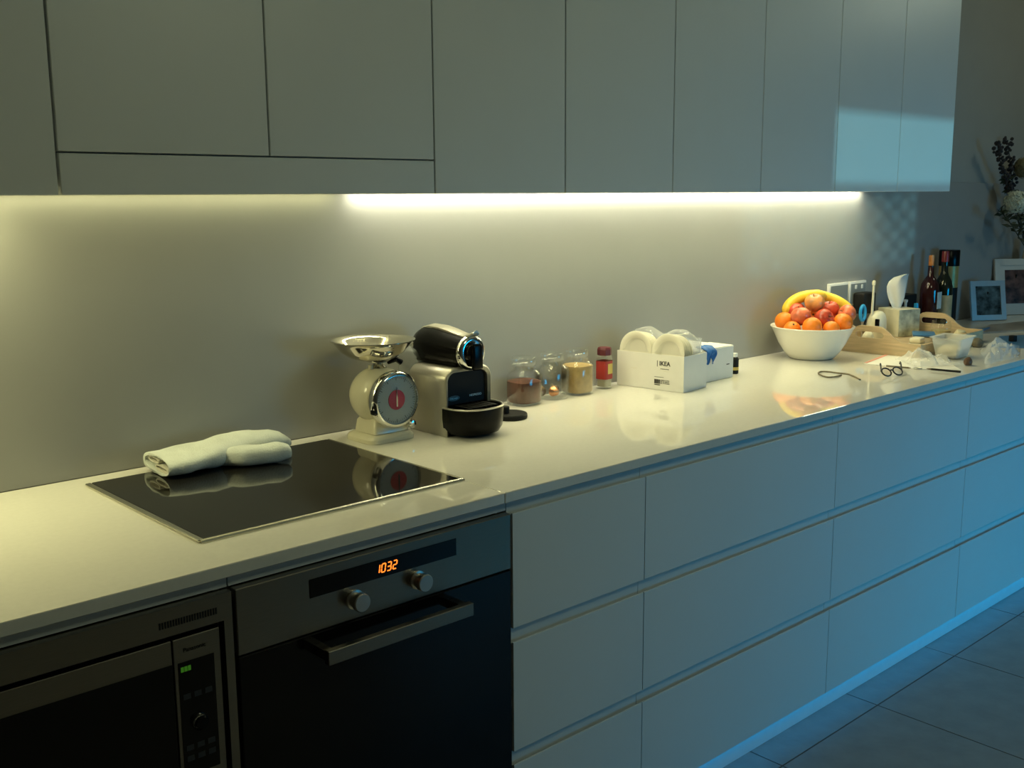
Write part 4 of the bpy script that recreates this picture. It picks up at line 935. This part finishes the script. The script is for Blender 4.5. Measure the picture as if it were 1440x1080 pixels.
# odds and ends at the far end
lump('walnut', ct(1361, 513, ZW+0.002), 0.016, 0.013, 0.017, 'nut', 'brown nut beside the clear bags', 'nut', 11)
lump('tea_bag', ct(1374, 487, ZW+0.001), 0.038, 0.020, 0.020, 'cord', 'dark olive crumpled packet beyond the plastic tub', 'packet', 14, 0.3)
tag(obj('bottle_top', lathe([(0, 0.0006), (0.014, 0.0006), (0.015, 0.003), (0.0145, 0.022), (0, 0.024)], 24), 'blackm', None, 40, mtx=Matrix.Translation(ct(1424, 480, ZW+0.0015))), 'round black cap behind the glossy clear bag', 'cap')
quad_sheet('blue_folder', [(1396, 489), (1462, 490), (1470, 470), (1405, 473)], 0.0010, 'bluebook', 'flat blue folder lying by the glossy clear bag', 'folder')
quad_sheet('magazine', [(1372, 470), (1440, 466), (1455, 452), (1392, 458.5)], 0.006, 'magz', 'grey-brown magazine lying before the photo frames', 'magazine')
quad_sheet('notepad', [(1338, 476), (1372, 472), (1392, 463.5), (1360, 466.5)], 0.010, 'bluebook', 'thin blue notepad lying behind the plastic tub', 'notepad')

# ------------------------------------------------------------------ photo frames
def photo(base, w, h, bw_, m, mp, yaw, lean, label, border_b=None):
    t = thing('photo_frame', label, 'photo frame', base, yaw); Lm = T(0, 0, 0.0012) @ Matrix.Rotation(-lean, 4, 'X')
    b = bmesh.new()
    for x0, x1, z0, z1 in ((-w/2, w/2, h-bw_, h), (-w/2, w/2, 0, bw_), (-w/2, -w/2+bw_, bw_, h-bw_), (w/2-bw_, w/2, bw_, h-bw_)): bx(x0, x1, -0.006, 0.006, z0, z1, bm=b)
    obj('frame', b, m, t, 30, mtx=Lm)
    mb = 0.022 if w > 0.2 else 0.0
    if mb: obj('mat', bx(-w/2+bw_, w/2-bw_, -0.001, 0.003, bw_, h-bw_), 'matboard', t, 0, mtx=Lm)
    obj('photo', bx(-w/2+bw_+mb, w/2-bw_-mb, -0.0025, -0.0012, bw_+mb, h-bw_-mb), mp, t, 0, mtx=Lm, label='printed photograph')
    obj('backing', bx(-w/2+0.004, w/2-0.004, 0.0062, 0.010, 0.004, h-0.004), 'blackm', t, 0, mtx=Lm)
    obj('stand', tube([(0, 0.010, h*0.72), (0, 0.010+h*0.34, 0.004)], 0.004, 8), 'blackm', t, mtx=T(0, 0, 0) @ Matrix.Rotation(-lean*0.4, 4, 'X'))
photo((4.045, -0.110, ZW), 0.172, 0.178, 0.024, 'frame', 'photo1', math.radians(-32), 0.20, 'small silver photo frame standing before the larger white frame')
photo((4.365, -0.100, ZW), 0.215, 0.262, 0.030, 'matboard', 'photo2', math.radians(-34), 0.16, 'large pale photo frame standing beneath the flowers')

# ------------------------------------------------------------------ vase of flowers
vs_ = thing('vase', 'tall white vase standing behind the photo frames', 'vase', (4.535, -0.085, ZW))
obj('body', lathe([(0, 0.0006), (0.036, 0.0006), (0.040, 0.004), (0.050, 0.10), (0.052, 0.18), (0.044, 0.27), (0.038, 0.33), (0.040, 0.345), (0.037, 0.345), (0.035, 0.33), (0.040, 0.27), (0.047, 0.18), (0.044, 0.10), (0.034, 0.010), (0, 0.008)], 36), 'china', vs_, 60)
VT = Vector((4.535, -0.085, ZW+0.345))
def flower_ball(c, r, m, label, n=170):
    c = Vector(c); t = thing('hydrangea', label, 'flower', c, 0, 'flowers in the vase'); b = bmesh.new()
    for i in range(n):
        z = 1-2*(i+.5)/n; a = i*2.399963; d_ = Vector((math.sqrt(1-z*z)*math.cos(a), math.sqrt(1-z*z)*math.sin(a), z))
        s = d_.orthogonal().normalized(); w = d_.cross(s); rr = r*random.uniform(0.86, 1.05); a0 = random.uniform(0, 2)
        for k in range(4):
            e1 = s*math.cos(a0+k*PI/2)+w*math.sin(a0+k*PI/2); e2 = d_.cross(e1); q = r*0.20
            vv = [b.verts.new(p) for p in (d_*rr, d_*rr+(e1*0.6+e2*0.5)*q+d_*q*0.10, d_*rr+e1*q*1.15+d_*q*0.2, d_*rr+(e1*0.6-e2*0.5)*q+d_*q*0.10)]
            b.faces.new(vv)
    o = obj('petals', b, m, t, 0); o['kind'] = 'stuff'
    obj('core', lathe([(0, -r*0.8), (r*0.6, -r*0.5), (r*0.8, 0), (r*0.6, r*0.5), (0, r*0.8)], 16), 'leaf', t)
    p0 = VT-c+Vector((0, 0, -0.05)); obj('stalk', tube(spline([Vector((0, 0, -r*0.7)), (p0*0.5)+Vector((0, 0, 0.02)), p0], 5), 0.003, 6), 'leaf', t)
def wy(px, py, y): d = ray(px, py); return CAM+d*((y-CAM.y)/d.y)
flower_ball(wy(1429, 284, -0.115), 0.052, 'petal', 'round white hydrangea bloom leaning out of the vase')
flower_ball(wy(1441, 236, -0.075), 0.048, 'petaly', 'dusty yellow-brown bloom above the white hydrangea')
def sprig(pts, label, seed):
    random.seed(seed); path = spline([wy(px, py, -0.075+o) for px, py, o in pts], 8); t = thing('berry_sprig', label, 'sprig', path[0], 0, 'flowers in the vase')
    P = [q-path[0] for q in path]; obj('stem', tube(P, 0.0022, 6), 'twig', t)
    for i in range(len(P)//3, len(P)):
        for k in range(3):
            d_ = Vector((random.uniform(-1, 1), random.uniform(-1, 1), random.uniform(-0.4, 1))).normalized(); r = random.uniform(0.006, 0.0105)
            bb = bmesh.new(); bmesh.ops.create_icosphere(bb, subdivisions=1, radius=r); obj('berry', bb, 'twig', t, 70, mtx=Matrix.Translation(P[i]+d_*random.uniform(0.008, 0.020)))
sprig([(1442, 345, -0.01), (1428, 300, 0.02), (1415, 255, 0.01), (1406, 225, 0.0), (1403, 203, -0.01)], 'dark berry sprig rising highest from the vase', 1)
sprig([(1443, 345, -0.01), (1432, 300, 0.035), (1424, 255, 0.045), (1420, 225, 0.045), (1417, 197, 0.04)], 'dark berry sprig close behind the tallest one in the vase', 2)
def leaves(pts, label, seed):
    random.seed(seed); path = spline([wy(px, py, -0.10+o) for px, py, o in pts], 6); t = thing('leafy_stem', label, 'foliage', path[0], 0, 'flowers in the vase')
    P = [q-path[0] for q in path]; obj('stem', tube(P, 0.0022, 6), 'leaf', t)
    for i in range(3, len(P), 1):
        for k in range(2):
            d_ = Vector((random.uniform(-1, 1), random.uniform(-1, 0.6), random.uniform(-0.5, 0.8))).normalized(); s = d_.orthogonal().normalized(); l = random.uniform(0.03, 0.05); m = bmesh.new()
            q = [Vector((0, 0, 0)), d_*l*0.5+s*l*0.22, d_*l, d_*l*0.5-s*l*0.22]
            m.faces.new([m.verts.new(p) for p in q]); o = obj('leaf', m, 'leaf', t, 0, mtx=Matrix.Translation(P[i])); md = o.modifiers.new('thick', 'SOLIDIFY'); md.thickness = 0.0008
leaves([(1440, 345, 0), (1426, 322, -0.02), (1414, 305, -0.03), (1404, 296, -0.02)], 'dark leafy stem hanging below the white hydrangea', 3)
leaves([(1442, 345, 0.02), (1436, 316, 0.0), (1432, 302, -0.02)], 'dark leafy stem between vase and hydrangea', 4)
leaves([(1441, 345, 0.02), (1430, 300, 0.04), (1420, 262, 0.04), (1414, 252, 0.04)], 'dark leafy stem beside the berry sprigs', 5)
